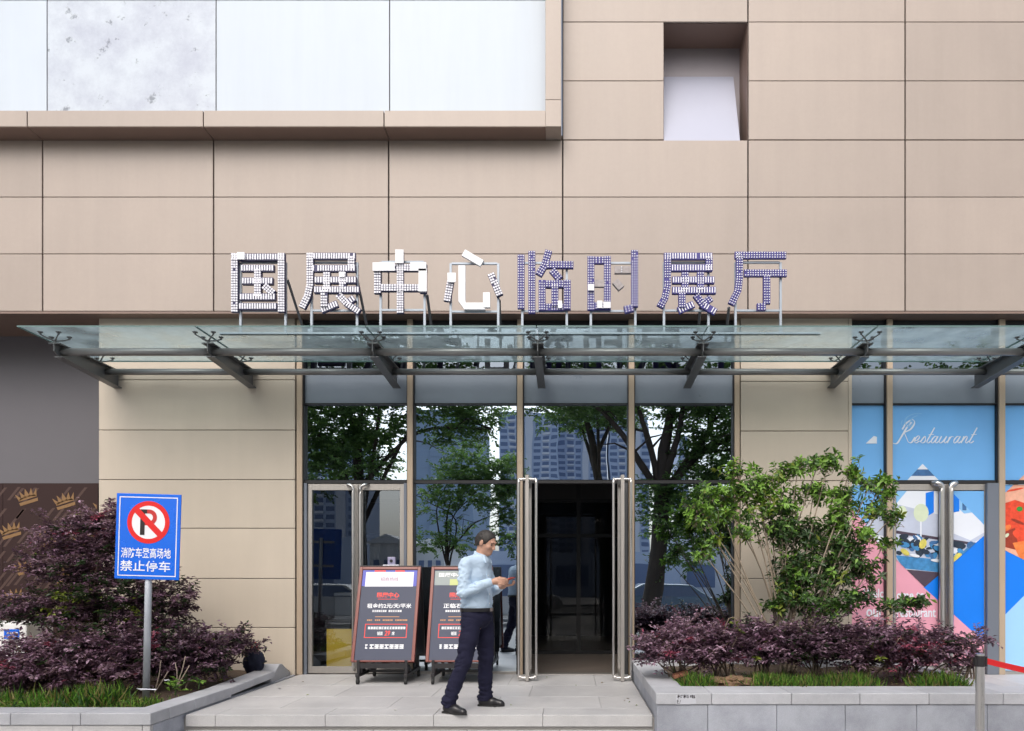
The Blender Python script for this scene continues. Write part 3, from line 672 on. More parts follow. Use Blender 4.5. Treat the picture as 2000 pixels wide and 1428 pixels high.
# ------------------------------------------------------------------ wheeled notice boards
M['redwood'] = mat('red_brown_frame', (0.17, 0.035, 0.025), 0.35, var=0.12, vscale=6, stretch=(6, 6, 1))
M['slate'] = mat('slate_grey_print', (0.06, 0.068, 0.105), 0.5, var=0.02, spec=0.3)
M['blackmetal'] = mat('black_metal', (0.02, 0.018, 0.02), 0.4)
M['sideshade'] = mat('dark_side_shade', (0.03, 0.028, 0.035), 0.5)
M['rubber'] = mat('rubber', (0.015, 0.015, 0.015), 0.7)
M['printred'] = mat('print_red', (0.75, 0.03, 0.02), 0.4)
M['printgold'] = mat('print_orange', (0.65, 0.30, 0.10), 0.4)
M['paper'] = mat('paper', (0.66, 0.67, 0.74), 0.5)
def notice_board(label, xl, kind):
    wd = 0.765; yt, yb, zt, zb = -0.47, -0.86, 1.42, 0.27
    t = thing('notice_board', label, 'notice board', (xl + wd / 2, -0.45, 0), 'wheeled notice boards by the entrance')
    H = math.hypot(zt - zb, yt - yb); vy, vz = (yt - yb) / H, (zt - zb) / H
    P3 = lambda u, n, v: (xl + u, yb + vy * v + n * vz, zb + vz * v - n * vy)     # u across, v up the slope, n back
    PF = lambda k: (lambda u, v: P3(u, -0.0012 * k, v))
    b = MB(); fw = 0.038
    b.box(0, fw, 0, 0.05, 0, H, P3); b.box(wd - fw, wd, 0, 0.05, 0, H, P3); b.box(fw, wd - fw, 0.0005, 0.0495, H - fw, H, P3); b.box(fw, wd - fw, 0.0005, 0.0495, 0, 0.02, P3)
    b.build_each('frame', M['redwood'], t, bevel=0.004)
    b = MB(); b.box(fw + 0.001, wd - fw - 0.001, 0.012, 0.04, 0.021, H - fw - 0.001, P3); b.build('face', M['slate'], t)
    PP = lambda k: (lambda u, v: P3(fw + u, 0.012 - 0.0012 * k, v))
    iw = wd - 2 * fw; s = 1 / 155.4
    # back leaf of the A, mirrored and dark
    B3 = lambda u, n, v: (xl + u, -0.20 - (-0.20 + 0.43) * v / H - n * 0.97, zb + vz * v + n * 0.1)
    b = MB(); b.box(0.0, wd, -0.03, 0.0, 0.0, H, B3); b.build('back_panel', M['blackmetal'], t, bevel=0.004)
    b = MB(); b.box(xl, xl + wd, -0.47, -0.40, zt - 0.012, zt + 0.012); b.build('top_cap', M['blackmetal'], t, bevel=0.004)
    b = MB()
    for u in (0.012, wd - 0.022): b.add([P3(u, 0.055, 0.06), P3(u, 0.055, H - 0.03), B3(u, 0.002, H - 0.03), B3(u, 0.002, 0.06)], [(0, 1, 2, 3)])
    b.build_each('side_shade', M['sideshade'], t)  # dark sheets standing in for the shade inside the A-frame
    # base frame on castors
    for u in (0.07, wd - 0.12):
        b = MB(); b.box(xl + u, xl + u + 0.045, -0.90, -0.12, 0.09, 0.13); b.box(xl + u + 0.004, xl + u + 0.041, -0.86, -0.82, 0.13, 0.29); b.box(xl + u + 0.004, xl + u + 0.041, -0.22, -0.18, 0.13, 0.29)
        b.add([(xl + u + 0.01, -0.72, 0.13), (xl + u + 0.035, -0.72, 0.13), (xl + u + 0.035, -0.55, 0.13), (xl + u + 0.01, -0.55, 0.13), (xl + u + 0.01, -0.72, 0.22), (xl + u + 0.035, -0.72, 0.22)], [(0, 3, 4), (1, 5, 2), (0, 4, 5, 1), (3, 2, 5, 4)])
        b.build('foot', M['blackmetal'], t, bevel=0.003)
        for y in (-0.875, -0.145):
            b = MB(); b.box(xl + u + 0.006, xl + u + 0.039, y - 0.02, y + 0.02, 0.058, 0.09); b.tube([(xl + u + 0.008, y, 0.036), (xl + u + 0.037, y, 0.036)], 0.036, 14); b.build('castor', M['rubber'], t)
    b = MB(); b.box(xl + 0.115, xl + wd - 0.12, -0.49, -0.44, 0.095, 0.125); b.box(xl + 0.10, xl + wd - 0.1, -0.855, -0.825, 0.19, 0.25); b.build_each('cross_member', M['blackmetal'], t)
    # prints
    U = lambda px: (px - 703 - 6) / 119 * wd - fw * 0.6       # photo pixels on the nearer board, roughly squared up
    V = lambda py: (1290 - py) / (1290 - 1106) * H
    def rect(mb, u0, u1, v0, v1, k): mb.flat([(u0, v0), (u1, v0), (u1, v1), (u0, v1)], PP(k))
    def line_of_text(m, segs, v0, v1, name='small_print', k=1):
        b = MB()
        for u0, u1 in segs:
            n = max(1, int((u1 - u0) / ((v1 - v0) * 1.05)))
            for i in range(n):
                a = u0 + (u1 - u0) * i / n; c = a + (u1 - u0) / n * 0.84
                vm = (v0 + v1) / 2; g = (v1 - v0) * 0.16; h = rng.random()
                rect(b, a, c, v0, v0 + g * 1.6, k); rect(b, a, c, v1 - g * 1.6, v1, k); rect(b, a + (c - a) * (0.15 + 0.5 * h), a + (c - a) * (0.4 + 0.5 * h), v0 + g * 1.6, v1 - g * 1.6, k)
                if h > 0.4: rect(b, a, c, vm - g * 0.7, vm + g * 0.7, k + 0.3)
        stuff(b.build(name, m, t))
    if kind == 1:
        b = MB(); rect(b, 0.005, iw - 0.005, 0.875 * H, 0.962 * H, 1); rect(b, 0.005, 0.055, 0.79 * H, 0.875 * H, 1); rect(b, iw - 0.055, iw - 0.005, 0.79 * H, 0.875 * H, 1)
        b.build('poster_edge', mat('poster_blue', (0.05, 0.06, 0.42), 0.4), t)
        b = MB(); rect(b, 0.15, 0.29, 0.945 * H, 0.961 * H, 2); rect(b, iw - 0.28, iw - 0.16, 0.945 * H, 0.961 * H, 2); b.build_each('poster_red_mark', M['printred'], t)
        b = MB(); rect(b, 0.045, iw - 0.045, 0.785 * H, 0.943 * H, 2.5); b.build('paper_sheet', M['paper'], t)
        b = MB(); letter(b, '招商热线', iw * 0.34, iw * 0.66, 0.845 * H, 0.885 * H, PP(3.5)); b.build('lettering', mat('print_maroon', (0.30, 0.10, 0.16), 0.5), t)
        main = '租金约2元/天/平米'
        mu0, mu1 = iw * 0.14, iw * 0.93
    else:
        b = MB(); rect(b, 0.01, iw - 0.05, 0.80 * H, 0.955 * H, 1); b.build('poster_photo', mat('poster_grey_green', (0.22, 0.26, 0.26), 0.4), t)
        b = MB(); rect(b, 0.20, iw * 0.8, 0.80 * H, 0.865 * H, 2); b.build('poster_field', mat('poster_yellow_green', (0.42, 0.47, 0.16), 0.4), t)
        b = MB(); letter(b, '国展中心', 0.06, 0.36, 0.885 * H, 0.935 * H, PP(2), 0.02); b.build('lettering', M['printwhite'], t)
        main = '正临石府旺铺'
        mu0, mu1 = iw * 0.20, iw * 0.88
    b = MB(); letter(b, '国展中心', iw * 0.30, iw * 0.70, 0.66 * H, 0.722 * H, PP(1), 0.03); rect(b, iw * 0.32, iw * 0.68, 0.648 * H, 0.653 * H, 1); b.build('lettering', M['printred'], t)
    b = MB(); letter(b, main, mu0, mu1, 0.555 * H, 0.605 * H, PP(1), 0.015); b.build('lettering', M['printwhite'], t)
    line_of_text(M['printwhite'], [(iw * 0.24, iw * 0.50), (iw * 0.53, iw * 0.77)], 0.515 * H, 0.535 * H)
    b = MB(); rect(b, iw * 0.30, iw * 0.73, 0.462 * H, 0.467 * H, 1); b.build('gold_line', M['printgold'], t)
    line_of_text(M['printgold'], [(iw * 0.16, iw * 0.26), (iw * 0.30, iw * 0.40), (iw * 0.44, iw * 0.62), (iw * 0.66, iw * 0.88)], 0.422 * H, 0.436 * H)
    b = MB(); u0, u1, v0, v1, w = iw * 0.135, iw * 0.885, 0.245 * H, 0.39 * H, 0.009
    for q in ((u0, u1, v1 - w, v1), (u0, u1, v0, v0 + w), (u0, u0 + w, v0 + w, v1 - w), (u1 - w, u1, v0 + w, v1 - w)): rect(b, *q, 1)
    b.build('red_box', M['printred'], t)
    line_of_text(M['printwhite'], [(iw * 0.19, iw * 0.86)], 0.335 * H, 0.36 * H)
    b = MB(); letter(b, '铺面', iw * 0.36, iw * 0.46, 0.272 * H, 0.31 * H, PP(1), 0.01); letter(b, '席', iw * 0.62, iw * 0.67, 0.272 * H, 0.31 * H, PP(1), 0.01); b.build('lettering', M['printwhite'], t)
    b = MB(); letter(b, '29', iw * 0.49, iw * 0.59, 0.265 * H, 0.32 * H, PP(1), 0.02, 0.2); b.build('lettering', M['printred'], t)
    line_of_text(M['printwhite'], [(iw * 0.17, iw * 0.22), (iw * 0.25, iw * 0.86)], 0.135 * H, 0.178 * H)
    return t
notice_board('slate wheeled notice board left of the walking man, white paper sheet on its top', X(703, -0.47), 1)
notice_board('slate wheeled notice board half hidden behind the man in the blue shirt', X(843, -0.47), 2)
sp = thing('speaker_box', 'small lilac box with round black eye standing on the left notice board', 'speaker', (X(765, -0.43), -0.43, 1.432))
xk = X(765, -0.43)
b = MB(); b.box(xk - 0.10, xk + 0.10, -0.468, -0.39, 1.4325, 1.444); b.build('plate', M['paper'], sp)
b = MB(); b.box(xk - 0.045, xk + 0.05, -0.46, -0.40, 1.4445, 1.54); b.build('case', mat('lilac_plastic', (0.27, 0.26, 0.38), 0.4), sp, bevel=0.006)
b = MB(); b.disc((xk + 0.002, -0.463, 1.49), (0, 1, 0), 0.02, 16, 0.006); b.build('lens', M['blackmetal'], sp)
# yellow box inside the closed door
yy = 0.20
bx_ = thing('yellow_box', 'yellow box with a black lid just inside the closed glass door', 'box', (X(668, yy), yy + 0.2, 0))
x0, x1 = X(634, yy), X(712, yy); z0, z1, z2 = Z(1296, yy), Z(1228, yy), Z(1212, yy)
b = MB(); b.box(x0 + 0.02, x1 - 0.02, yy + 0.01, yy + 0.4, 0.04, z1); b.build('bin', mat('yellow_plastic', (0.85, 0.55, 0.06), 0.4), bx_, bevel=0.01)
b = MB(); b.box(x0, x1, yy, yy + 0.42, z1 + 0.001, z2); b.build('lid', M['blackmetal'], bx_, bevel=0.008)
b = MB(); b.box(x0, x1, yy - 0.005, yy + 0.42, 0.0, 0.039); b.build('base', M['paper'], bx_)
# ------------------------------------------------------------------ restaurant print on the shop windows
YP = YG - 0.012
C = dict(bg=(0.16, 0.42, 0.80), pink=(0.72, 0.33, 0.43), blue=(0.004, 0.19, 0.80), white=(0.72, 0.76, 0.84), navy=(0.05, 0.14, 0.32), grey=(0.48, 0.53, 0.66), sky=(0.24, 0.50, 0.82), mus=(0.02, 0.035, 0.06),
         lemon=(0.62, 0.55, 0.12), plate=(0.05, 0.22, 0.47), maroon=(0.07, 0.05, 0.075), wine=(0.62, 0.70, 0.52), peach=(0.80, 0.42, 0.30), red=(0.72, 0.07, 0.03), orange=(0.80, 0.20, 0.05), leaf=(0.03, 0.28, 0.04), pale=(0.32, 0.58, 0.92), rust=(0.3, 0.04, 0.02))
PM = {k: mat('print_' + k + '_film', v, 0.32, spec=0.4, var=0.30 if k in ('mus', 'navy', 'plate', 'red', 'orange', 'rust', 'lemon') else (0.14 if k in ('peach', 'grey', 'maroon', 'wine') else 0.03), vscale=16 if k in ('mus', 'navy', 'plate', 'red', 'orange', 'rust', 'lemon', 'peach') else 3) for k, v in C.items()}
def ell(cx, cy, rx, ry, rot=0, n=14):
    c, s = math.cos(rot), math.sin(rot)
    return [(cx + c * rx * math.cos(2 * math.pi * k / n) - s * ry * math.sin(2 * math.pi * k / n), cy + s * rx * math.cos(2 * math.pi * k / n) + c * ry * math.sin(2 * math.pi * k / n)) for k in range(n)]
def inter(poly, conv):        # clip a polygon against a convex one (pixel coordinates)
    a = sum(conv[i - 1][0] * conv[i][1] - conv[i][0] * conv[i - 1][1] for i in range(len(conv)))
    if a < 0: conv = conv[::-1]
    for i in range(len(conv)):
        p, q = conv[i - 1], conv[i]; out = []
        sd = lambda r: (q[0] - p[0]) * (r[1] - p[1]) - (q[1] - p[1]) * (r[0] - p[0])
        for k in range(len(poly)):
            r, t = poly[k], poly[k - 1]; a_, b_ = sd(r), sd(t)
            if (a_ >= 0) != (b_ >= 0):
                w = b_ / (b_ - a_); out.append((t[0] + (r[0] - t[0]) * w, t[1] + (r[1] - t[1]) * w))
            if a_ >= 0: out.append(r)
        poly = out
        if len(poly) < 3: return []
    return poly
DI = [(1808, 904), (1938, 1036), (1810, 1147), (1690, 1030)]          # photograph diamond
DR = [(2012, 922), (2100, 1010), (2060, 1120), (1966, 1072), (1930, 1000)]
art = [('bg', [(1600, 700), (2300, 700), (2300, 1400), (1600, 1400)], 'background', 0),
       ('pink', [(1600, 925), (1960, 1284), (1960, 1400), (1600, 1400)], 'pink_field', 1),
       ('blue', [(1808, 1147), (1939, 1027), (2066, 1140), (1935, 1262)], 'blue_diamond', 2),
       ('pale', [(1966, 1206), (2040, 1132), (2300, 1132), (2300, 1400), (1966, 1400)], 'pale_field', 3)]
r2 = random.Random(3)
art += [('white', DI, 'picture', 4)]
inn = [('sky', [(1700, 940), (1790, 940), (1740, 1000), (1690, 1030)]), ('sky', [(1850, 945), (1935, 1030), (1935, 1045), (1905, 1020), (1870, 985)]),
       ('navy', [(1780, 915), (1836, 915), (1843, 928), (1772, 928)]), ('grey', [(1700, 1000), (1760, 985), (1880, 1015), (1940, 1040), (1880, 1075), (1700, 1040)]),
       ('white', [(1840, 1010), (1905, 1000), (1935, 1035), (1900, 1055), (1838, 1030)]),
       ('blue', [(1812, 962), (1828, 958), (1828, 1000), (1812, 1010)]), ('navy', [(1856, 950), (1862, 950), (1862, 1000), (1856, 1000)]), ('blue', [(1866, 962), (1878, 966), (1878, 998), (1866, 1000)]), ('navy', [(1884, 975), (1892, 980), (1892, 996), (1884, 996)]),
       ('maroon', [(1744, 1034), (1920, 1062), (1918, 1068), (1744, 1040)]), ('grey', [(1740, 1040), (1930, 1068), (1860, 1130), (1740, 1100)]),
       ('plate', [(1752, 1084), (1868, 1096), (1868, 1116), (1840, 1118), (1768, 1110)]), ('maroon', [(1772, 1112), (1862, 1120), (1815, 1152)]),
       ('wine', ell(1766, 1000, 9, 13)), ('wine', ell(1803, 1001, 15, 18)), ('white', [(1801, 1018), (1804, 1018), (1804, 1048), (1801, 1048)])]
for k in range(80):
    a = r2.uniform(1756, 1905); inn.append((r2.choice(['mus', 'mus', 'mus', 'navy', 'white', 'plate']), ell(a, 1058 + (a - 1766) * 0.10 + r2.uniform(-12, 24), r2.uniform(6, 12), r2.uniform(3, 6), r2.uniform(-1, 1), 9)))
inn += [('lemon', ell(1806, 1062, 7, 10, 0.4)), ('lemon', ell(1771, 1078, 10, 5, 0.6)), ('lemon', ell(1873, 1092, 8, 14, 0.6)), ('white', ell(1790, 1085, 10, 3, 0.2)), ('white', ell(1835, 1095, 14, 3, 0.1))]
for k, (c, p) in enumerate(inn):
    q = inter(p, DI)
    if q: art.append((c, q, 'picture_detail', 5 + k * 0.1))
art.append(('peach', DR, 'food_picture', 4))
for c, p in [('red', [(1960, 985), (1990, 975), (2020, 985), (2080, 1030), (2060, 1090), (1966, 1060)]), ('rust', [(1966, 1040), (1990, 1030), (1998, 1075), (1970, 1068)]), ('orange', [(1985, 1060), (2040, 1050), (2060, 1120), (1998, 1088)]), ('orange', ell(1975, 1030, 8, 5, -0.6)), ('peach', ell(1985, 965, 22, 4, -0.3)), ('red', ell(1990, 955, 18, 2, -0.2)), ('leaf', ell(1999, 993, 6, 5)), ('wine', ell(1974, 1045, 5, 3, -0.8)), ('red', ell(2000, 1045, 16, 9, 0.5)), ('rust', ell(1995, 1018, 14, 3, 0.4))]:
    q = inter(p, DR)
    if q: art.append((c, q, 'picture_detail', 5 + 0.1 * len(art) % 3))
sx = lambda px, k: (X(px, 0), k)
def film(label, px0, px1, py0, py1, y=YP):
    t = thing('window_print', label, 'window print', (X((px0 + px1) / 2, 0), y, Z(py1, 0)), 'printed film on the restaurant windows')
    x0, x1, y0, y1 = px0 + 1.2, px1 - 1.2, py0 + 1, py1 - 1
    by = {}
    for c, p, nm, lv in art:
        q = clip(list(p), x0, x1, y0, y1)
        if len(q) < 3: continue
        by.setdefault((nm, c), MB()).flat([(a, b_) for a, b_ in q][::-1], lambda a, b_, lv=lv: (X(a, 0), y - 0.0009 * lv, Z(b_, 0)))
    for (nm, c), mb in by.items():
        o = mb.build(nm, PM[c], t)
        if nm == 'picture_detail': stuff(o)
    return t
f_tr = film('pale blue window print reading Restaurant in white script above the door', 1744, 1952, 788, 937)
film('narrow blue and pink window print left of the restaurant door', 1664, 1733, 788, 936)
f_lo = film('pink lower window print beside the restaurant door behind the green shrub', 1664, 1733, 945, 1312)
f_d1 = film('window print with wine glasses and mussels on the left restaurant door leaf', 1753, 1838, 957, 1302, 0.06)
f_d2 = film('window print with big blue diamond on the right restaurant door leaf', 1856, 1928, 957, 1302, 0.06)
film('light blue upper window print at the right photo edge', 1964, 2180, 788, 937)
film('window print with red seafood at the right photo edge', 1964, 2180, 944, 1312)
# script lettering, drawn stroke by stroke with a broad nib
nk = [0]
def nib(mb, pts, w0, fn0, k=7):
    fn = lambda a, b_: (lambda q: (q[0], q[1] - 0.00003 * (nk[0] % 60), q[2]))(fn0(a, b_))
    P = spline(pts, k); n = len(P)
    for i in range(n - 1):
        (x0, y0), (x1, y1) = P[i], P[i + 1]; dx, dy = x1 - x0, y1 - y0; l = math.hypot(dx, dy) or 1
        ang = abs(dx * 0.80 + dy * 0.6) / l                      # nib held at an angle
        w = w0 * (0.45 + 0.9 * (1 - ang)); nx, ny = -dy / l * w, dx / l * w
        nk[0] += 1; e = 0.15; mb.flat([(x0 - dx * e + nx, y0 - dy * e + ny), (x0 - dx * e - nx, y0 - dy * e - ny), (x1 + dx * e - nx, y1 + dy * e - ny), (x1 + dx * e + nx, y1 + dy * e + ny)][::-1], fn)
fnr = lambda a, b_: (X(a, 0), YP - 0.004, Z(b_, 0))
b = MB()
for st in ([(1746, 862), (1757, 864), (1766, 851), (1776, 834), (1786, 822)], [(1768, 836), (1776, 824), (1788, 817), (1792, 824), (1784, 836), (1770, 843)], [(1772, 843), (1776, 852), (1780, 861), (1786, 862), (1793, 852)]): nib(b, st, 1.25, fnr)
def sc(x, y): return (x - (y) * 0.0, y)
ly = {'e': [[(0, -4), (6, -6), (9, -12), (6, -14), (2, -10), (1, -3), (4, 0), (10, -4)]], 's': [[(0, -2), (7, -13), (9, -9), (9, -3), (5, 0), (1, -2)]],
      't': [[(12, -30), (6, -14), (2, -3), (5, 0), (10, -4)], [(3, -16), (13, -17)]], 'a': [[(11, -12), (6, -13), (1, -6), (2, 0), (7, -3), (12, -13)], [(12, -13), (9, -4), (11, 0), (16, -4)]],
      'u': [[(3, -13), (0, -4), (3, 0), (8, -4), (13, -13)], [(13, -13), (10, -4), (12, 0), (17, -4)]], 'r': [[(3, -12), (1, 0)], [(1, -3), (6, -12), (11, -12)]], 'n': [[(3, -13), (0, 0)], [(1, -4), (7, -13), (10, -11), (8, -3), (10, 0), (15, -4)]]}
xp = 1791
for chh, adv in (('e', 12), ('s', 11), ('t', 10), ('a', 16), ('u', 16), ('r', 12), ('a', 16), ('n', 14), ('t', 12)):
    for st in ly[chh]: nib(b, [(xp + q[0] - q[1] * 0.18, 863 + q[1]) for q in st], 0.95, fnr)
    xp += adv
b.build('script_lettering', PM['white'], f_tr)
b = MB()
for st in ([(1768, 818), (1766, 826), (1771, 829), (1773, 820), (1778, 812), (1790, 806), (1806, 805)], [(1776, 820), (1774, 828), (1779, 831), (1783, 822), (1789, 813), (1798, 809)], [(1783, 822), (1781, 830), (1786, 829), (1788, 821)]): nib(b, st, 1.0, fnr)
b.build('script_flourish', PM['sky'], f_tr)
b = MB(); b.flat([(1696, 864), (1718, 864), (1718, 851), (1712, 849)], fnr); b.build('pale_mark', PM['white'], bpy.data.objects['window_print.001'])
for par, y, txt in ((f_lo, YP, None), (f_d1, 0.06, None)):
    pass
b = MB(); fl = lambda a, b_: (X(a, 0), YP - 0.006, Z(b_, 0)); letter(b, 'Welc', 1691, 1731, 1168, 1150, fl, 0.02); letter(b, 'our', 1697, 1731, 1206, 1190, fl, 0.02); b.build('lettering', PM['white'], f_lo)
b = MB(); fl = lambda a, b_: (X(a, 0), 0.06 - 0.006, Z(b_, 0)); letter(b, 'ome to', 1755, 1810, 1172, 1156, fl, 0.02); letter(b, 'restaurant', 1755, 1832, 1206, 1190, fl, 0.02); b.build('lettering', PM['white'], f_d1)

# ------------------------------------------------------------------ printed hoarding in the left recess
hd = thing('printed_hoarding', 'dark brown hoarding printed with tilted golden crowns in the left recess', 'hoarding', (-8, YR, 0))
yh = YR - 0.02
M['hoard'] = mat('dark_brown_print', (0.028, 0.012, 0.011), 0.6, var=0.08, spec=0.25)
for a, c in ((-420, -200), (-200, 6), (6, 192)):
    b = MB(); b.box(X(a, yh), X(c, yh) - 0.006, yh, yh + 0.018, GZ + 0.02, Z(944, yh)); b.build('panel', M['hoard'], hd)
fh = lambda k: (lambda a, b_: (X(a, yh), yh - 0.0012 * k, Z(b_, yh)))
b = MB(); r3 = random.Random(5)
for i in range(-30, 26):
    for j in range(9):
        a0 = i * 14 + j * 3 + r3.uniform(-2, 2); y0 = 950 + j * 42 + r3.uniform(0, 5); l = r3.uniform(18, 34)
        if r3.random() < 0.25: continue
        p = [(a0 + l * 0.8, y0), (a0 + l * 0.8 + 6, y0), (a0 + 6, y0 + l), (a0, y0 + l)]
        if max(q[0] for q in p) > 190: continue
        b.flat(p[::-1], fh(1))
stuff(b.build('diagonal_pattern', mat('brown_pattern_print', (0.072, 0.042, 0.036), 0.6, spec=0.25), hd))
M['gold'] = mat('gold_print', (0.20, 0.105, 0.035), 0.5)
for cx, cy in [(53, 969), (126, 977), (205, 985), (20, 1035), (92, 1050), (50, 1105), (125, 1120), (24, 1165), (100, 1190), (165, 1050), (180, 1160), (-52, 990), (-60, 1090), (-120, 1040), (-130, 1150), (-200, 980), (-210, 1100)]:
    b = MB(); a = -0.30; T = lambda u, v: (cx + u * math.cos(a) - v * math.sin(a), cy + u * math.sin(a) + v * math.cos(a))
    for poly in ([(-19, 9), (19, 9), (18, 15), (-18, 15)], [(-19, 6), (19, 6), (14, 1), (-14, 1)], [(-22, -10), (-10, 3), (-18, 5)], [(22, -10), (18, 5), (10, 3)], [(-12, -13), (-2, 2), (-12, 3)], [(12, -13), (12, 3), (2, 2)], [(0, -15), (6, 2), (-6, 2)]):
        q = [T(*p) for p in poly]; q = clip(q, -460, 189, 940, 1320)
        if len(q) >= 3: b.flat(q[::-1], fh(2))
    if b.f: b.build('crown_print', M['gold'], hd)
# white utility box at the left edge
ub = thing('utility_box', 'white metal box with a blue sticker behind the purple hedge', 'utility box', (X(10, -0.9), -0.7, 0))
x0, x1 = X(-70, -0.9), X(52, -0.9)
b = MB(); b.box(x0, x1, -0.9, -0.45, 0.02, Z(1217, -0.9)); b.build('case', M['whitepaint'], ub, bevel=0.012)
b = MB(); b.box(x0 + 0.1, x1 - 0.3, -0.9035, -0.9005, 0.2, 0.45); b.build('door_panel', mat('pale_grey_paint', (0.6, 0.6, 0.62), 0.5), ub)
b = MB(); b.box(X(8, -0.9), X(38, -0.9), -0.9022, -0.9004, Z(1248, -0.9), Z(1229, -0.9)); b.build('sticker', M['signblue'], ub)
b = MB(); fs_ = lambda a, b_: (X(a, -0.9), -0.9032, Z(b_, -0.9))
for q in ((14, 22, 1238, 1235), (24, 35, 1239, 1235), (18, 22, 1246, 1243), (24, 33, 1245, 1243)): b.flat([(q[0], q[2]), (q[1], q[2]), (q[1], q[3]), (q[0], q[3])], fs_)
b.build('sticker_print', M['printwhite'], ub)

# ------------------------------------------------------------------ planters
ZL, ZR = 0.116, 0.23
def stone(parent, x0, x1, y0, y1, z0, z1, m, name='coping_stone', bev=0.008): b = MB(); b.box(x0, x1, y0, y1, z0, z1); return b.build(name, M[m], parent, bevel=bev, seg=2)
pl = thing('stone_planter', 'low grey granite planter under the parking sign', 'planter', (-6, -1.7, GZ))
yF = -3.33
xsj = [-10.4, -8.6, -7.05, X(20, yF) - 0.35, X(20, yF), X(157, yF), PX0]
for a, c in zip(xsj, xsj[1:]): stone(pl, a + 0.002, c - 0.002, yF, yF + 0.29, ZL - 0.105, ZL, 'granite')
for a, c in ((yF + 0.292, -2.62), (-2.616, -1.86)): stone(pl, PX0 - 0.23, PX0, a, c, ZL - 0.105, ZL, 'granite')
xw = [-10.4, -8.9, -7.7, -6.6, X(140, yF), X(276, yF), PX0 - 0.012]
for a, c in zip(xw, xw[1:]): stone(pl, a + 0.002, c - 0.002, yF + 0.012, yF + 0.06, GZ, ZL - 0.108, 'floor', 'wall_stone', 0.004)
stone(pl, PX0 - 0.06, PX0 - 0.012, yF + 0.063, -0.06, GZ, ZL - 0.108, 'granitedark', 'wall_stone', 0.004)
# the broken, tilted stones near the pillar
def tilted(y0, y1, xo, za, zb, tw):
    b = MB(); f = lambda u, v, w: (PX0 - 0.24 + xo + u + v * tw, y0 + v, w + za + (zb - za) * v / (y1 - y0))
    b.box(0, 0.25, 0, y1 - y0, -0.085, 0, f); return b.build('broken_stone', M['granite'], pl, bevel=0.012)
tilted(-1.84, -0.80, -0.02, ZL - 0.005, ZL + 0.04, 0.03)
b = MB(); b.prism([(0, 0.001), (0.72, 0.001), (0.70, 0.05), (0.40, 0.19), (0.30, 0.20), (0.0, 0.06)], 0, 0.2, lambda u, v, w: (PX0 - 0.03 - w - 0.06 * u, -0.78 + u, v)); b.build('broken_stone', M['granite'], pl, bevel=0.012)
def soil(parent, x0, x1, y0, y1, z, hump=0.05, nx=60, ny=24):
    vs, fs = [], []
    for j in range(ny + 1):
        for i in range(nx + 1):
            x, y = x0 + (x1 - x0) * i / nx, y0 + (y1 - y0) * j / ny
            vs.append((x, y, z + hump * noise.fractal(Vector((x * 1.5, y * 1.5, 0)), 1.0, 2.0, 4)))
    for j in range(ny):
        for i in range(nx): a = j * (nx + 1) + i; fs.append((a, a + 1, a + nx + 2, a + nx + 1))
    b = MB(); b.add(vs, fs); return b.build('soil', M['soil'], parent, smooth=True)
soil(pl, -10.4, PX0 - 0.1, yF + 0.2, -0.02, 0.06)
soil(pl, -10.4, -6.2, -0.02, YR, 0.06, 0.02, 20, 4)
pr = thing('stone_planter', 'tall grey granite planter with wide coping right of the open door', 'planter', (3, -1.6, GZ))
yF2 = -2.97; xE = 6.6
xc = [PX1, X(1390, yF2), X(1546, yF2), X(1680, yF2), X(1815, yF2), X(1960, yF2), X(2120, yF2), xE]
for a, c in zip(xc, xc[1:]): stone(pr, a + 0.0015, c - 0.0015, yF2, yF2 + 0.43, ZR - 0.105, ZR, 'granite')
for a, c in ((yF2 + 0.432, -1.75), (-1.747, -0.9), (-0.897, -0.32)): stone(pr, PX1, PX1 + 0.30, a, c, ZR - 0.105, ZR, 'granite')
xE2 = X(1905, -2.54)
for a, c in ((yF2 + 0.432, -1.5), (-1.497, -0.32)): stone(pr, xE2, xE2 + 0.28, a, c, ZR - 0.105, ZR, 'granite')
stone(pr, PX1 + 0.302, xE2 - 0.002, -0.42, -0.32, ZR - 0.105, ZR, 'granite')
xw = [PX1 + 0.01, X(1383, yF2), X(1518, yF2), X(1652, yF2), X(1792, yF2), X(1930, yF2), X(2080, yF2), xE]
for a, c in zip(xw, xw[1:]): stone(pr, a + 0.002, c - 0.002, yF2 + 0.012, yF2 + 0.06, GZ, ZR - 0.108, 'granitedark', 'wall_stone', 0.004)
for a, c in ((yF2 + 0.063, -1.7), (-1.697, -0.33)): stone(pr, PX1 + 0.01, PX1 + 0.06, a, c, GZ, ZR - 0.108, 'granitedark', 'wall_stone', 0.004)
stone(pr, xE2 + 0.2, xE2 + 0.26, yF2 + 0.43, -0.33, GZ, ZR - 0.108, 'granitedark', 'wall_stone', 0.004)
soil(pr, PX1 + 0.2, xE2 + 0.05, yF2 + 0.38, -0.35, 0.17, 0.05)
# pasted notice scrap with print on the planter coping
yn = yF2 - 0.001
b = MB(); fn = lambda a, b_: (X(a, yF2), yn - 0.0008, Z(b_, yF2)); b.flat([(1320, 1376), (1360, 1375), (1357, 1356), (1320, 1357)], fn); pn = b.build('paper_notice', mat('weathered_paper', (0.50, 0.51, 0.55), 0.7))
tag(pn, 'torn pale paper notice pasted on the granite coping', 'notice')
b = MB(); fn2 = lambda a, b_: (X(a, yF2), yn - 0.0016, Z(b_, yF2)); letter(b, '材料电', 1322, 1358, 1364, 1357, fn2, 0.02); letter(b, 'E/', 1322, 1330, 1374, 1367, fn2, 0.0); b.build('lettering', M['printblack'], pn)

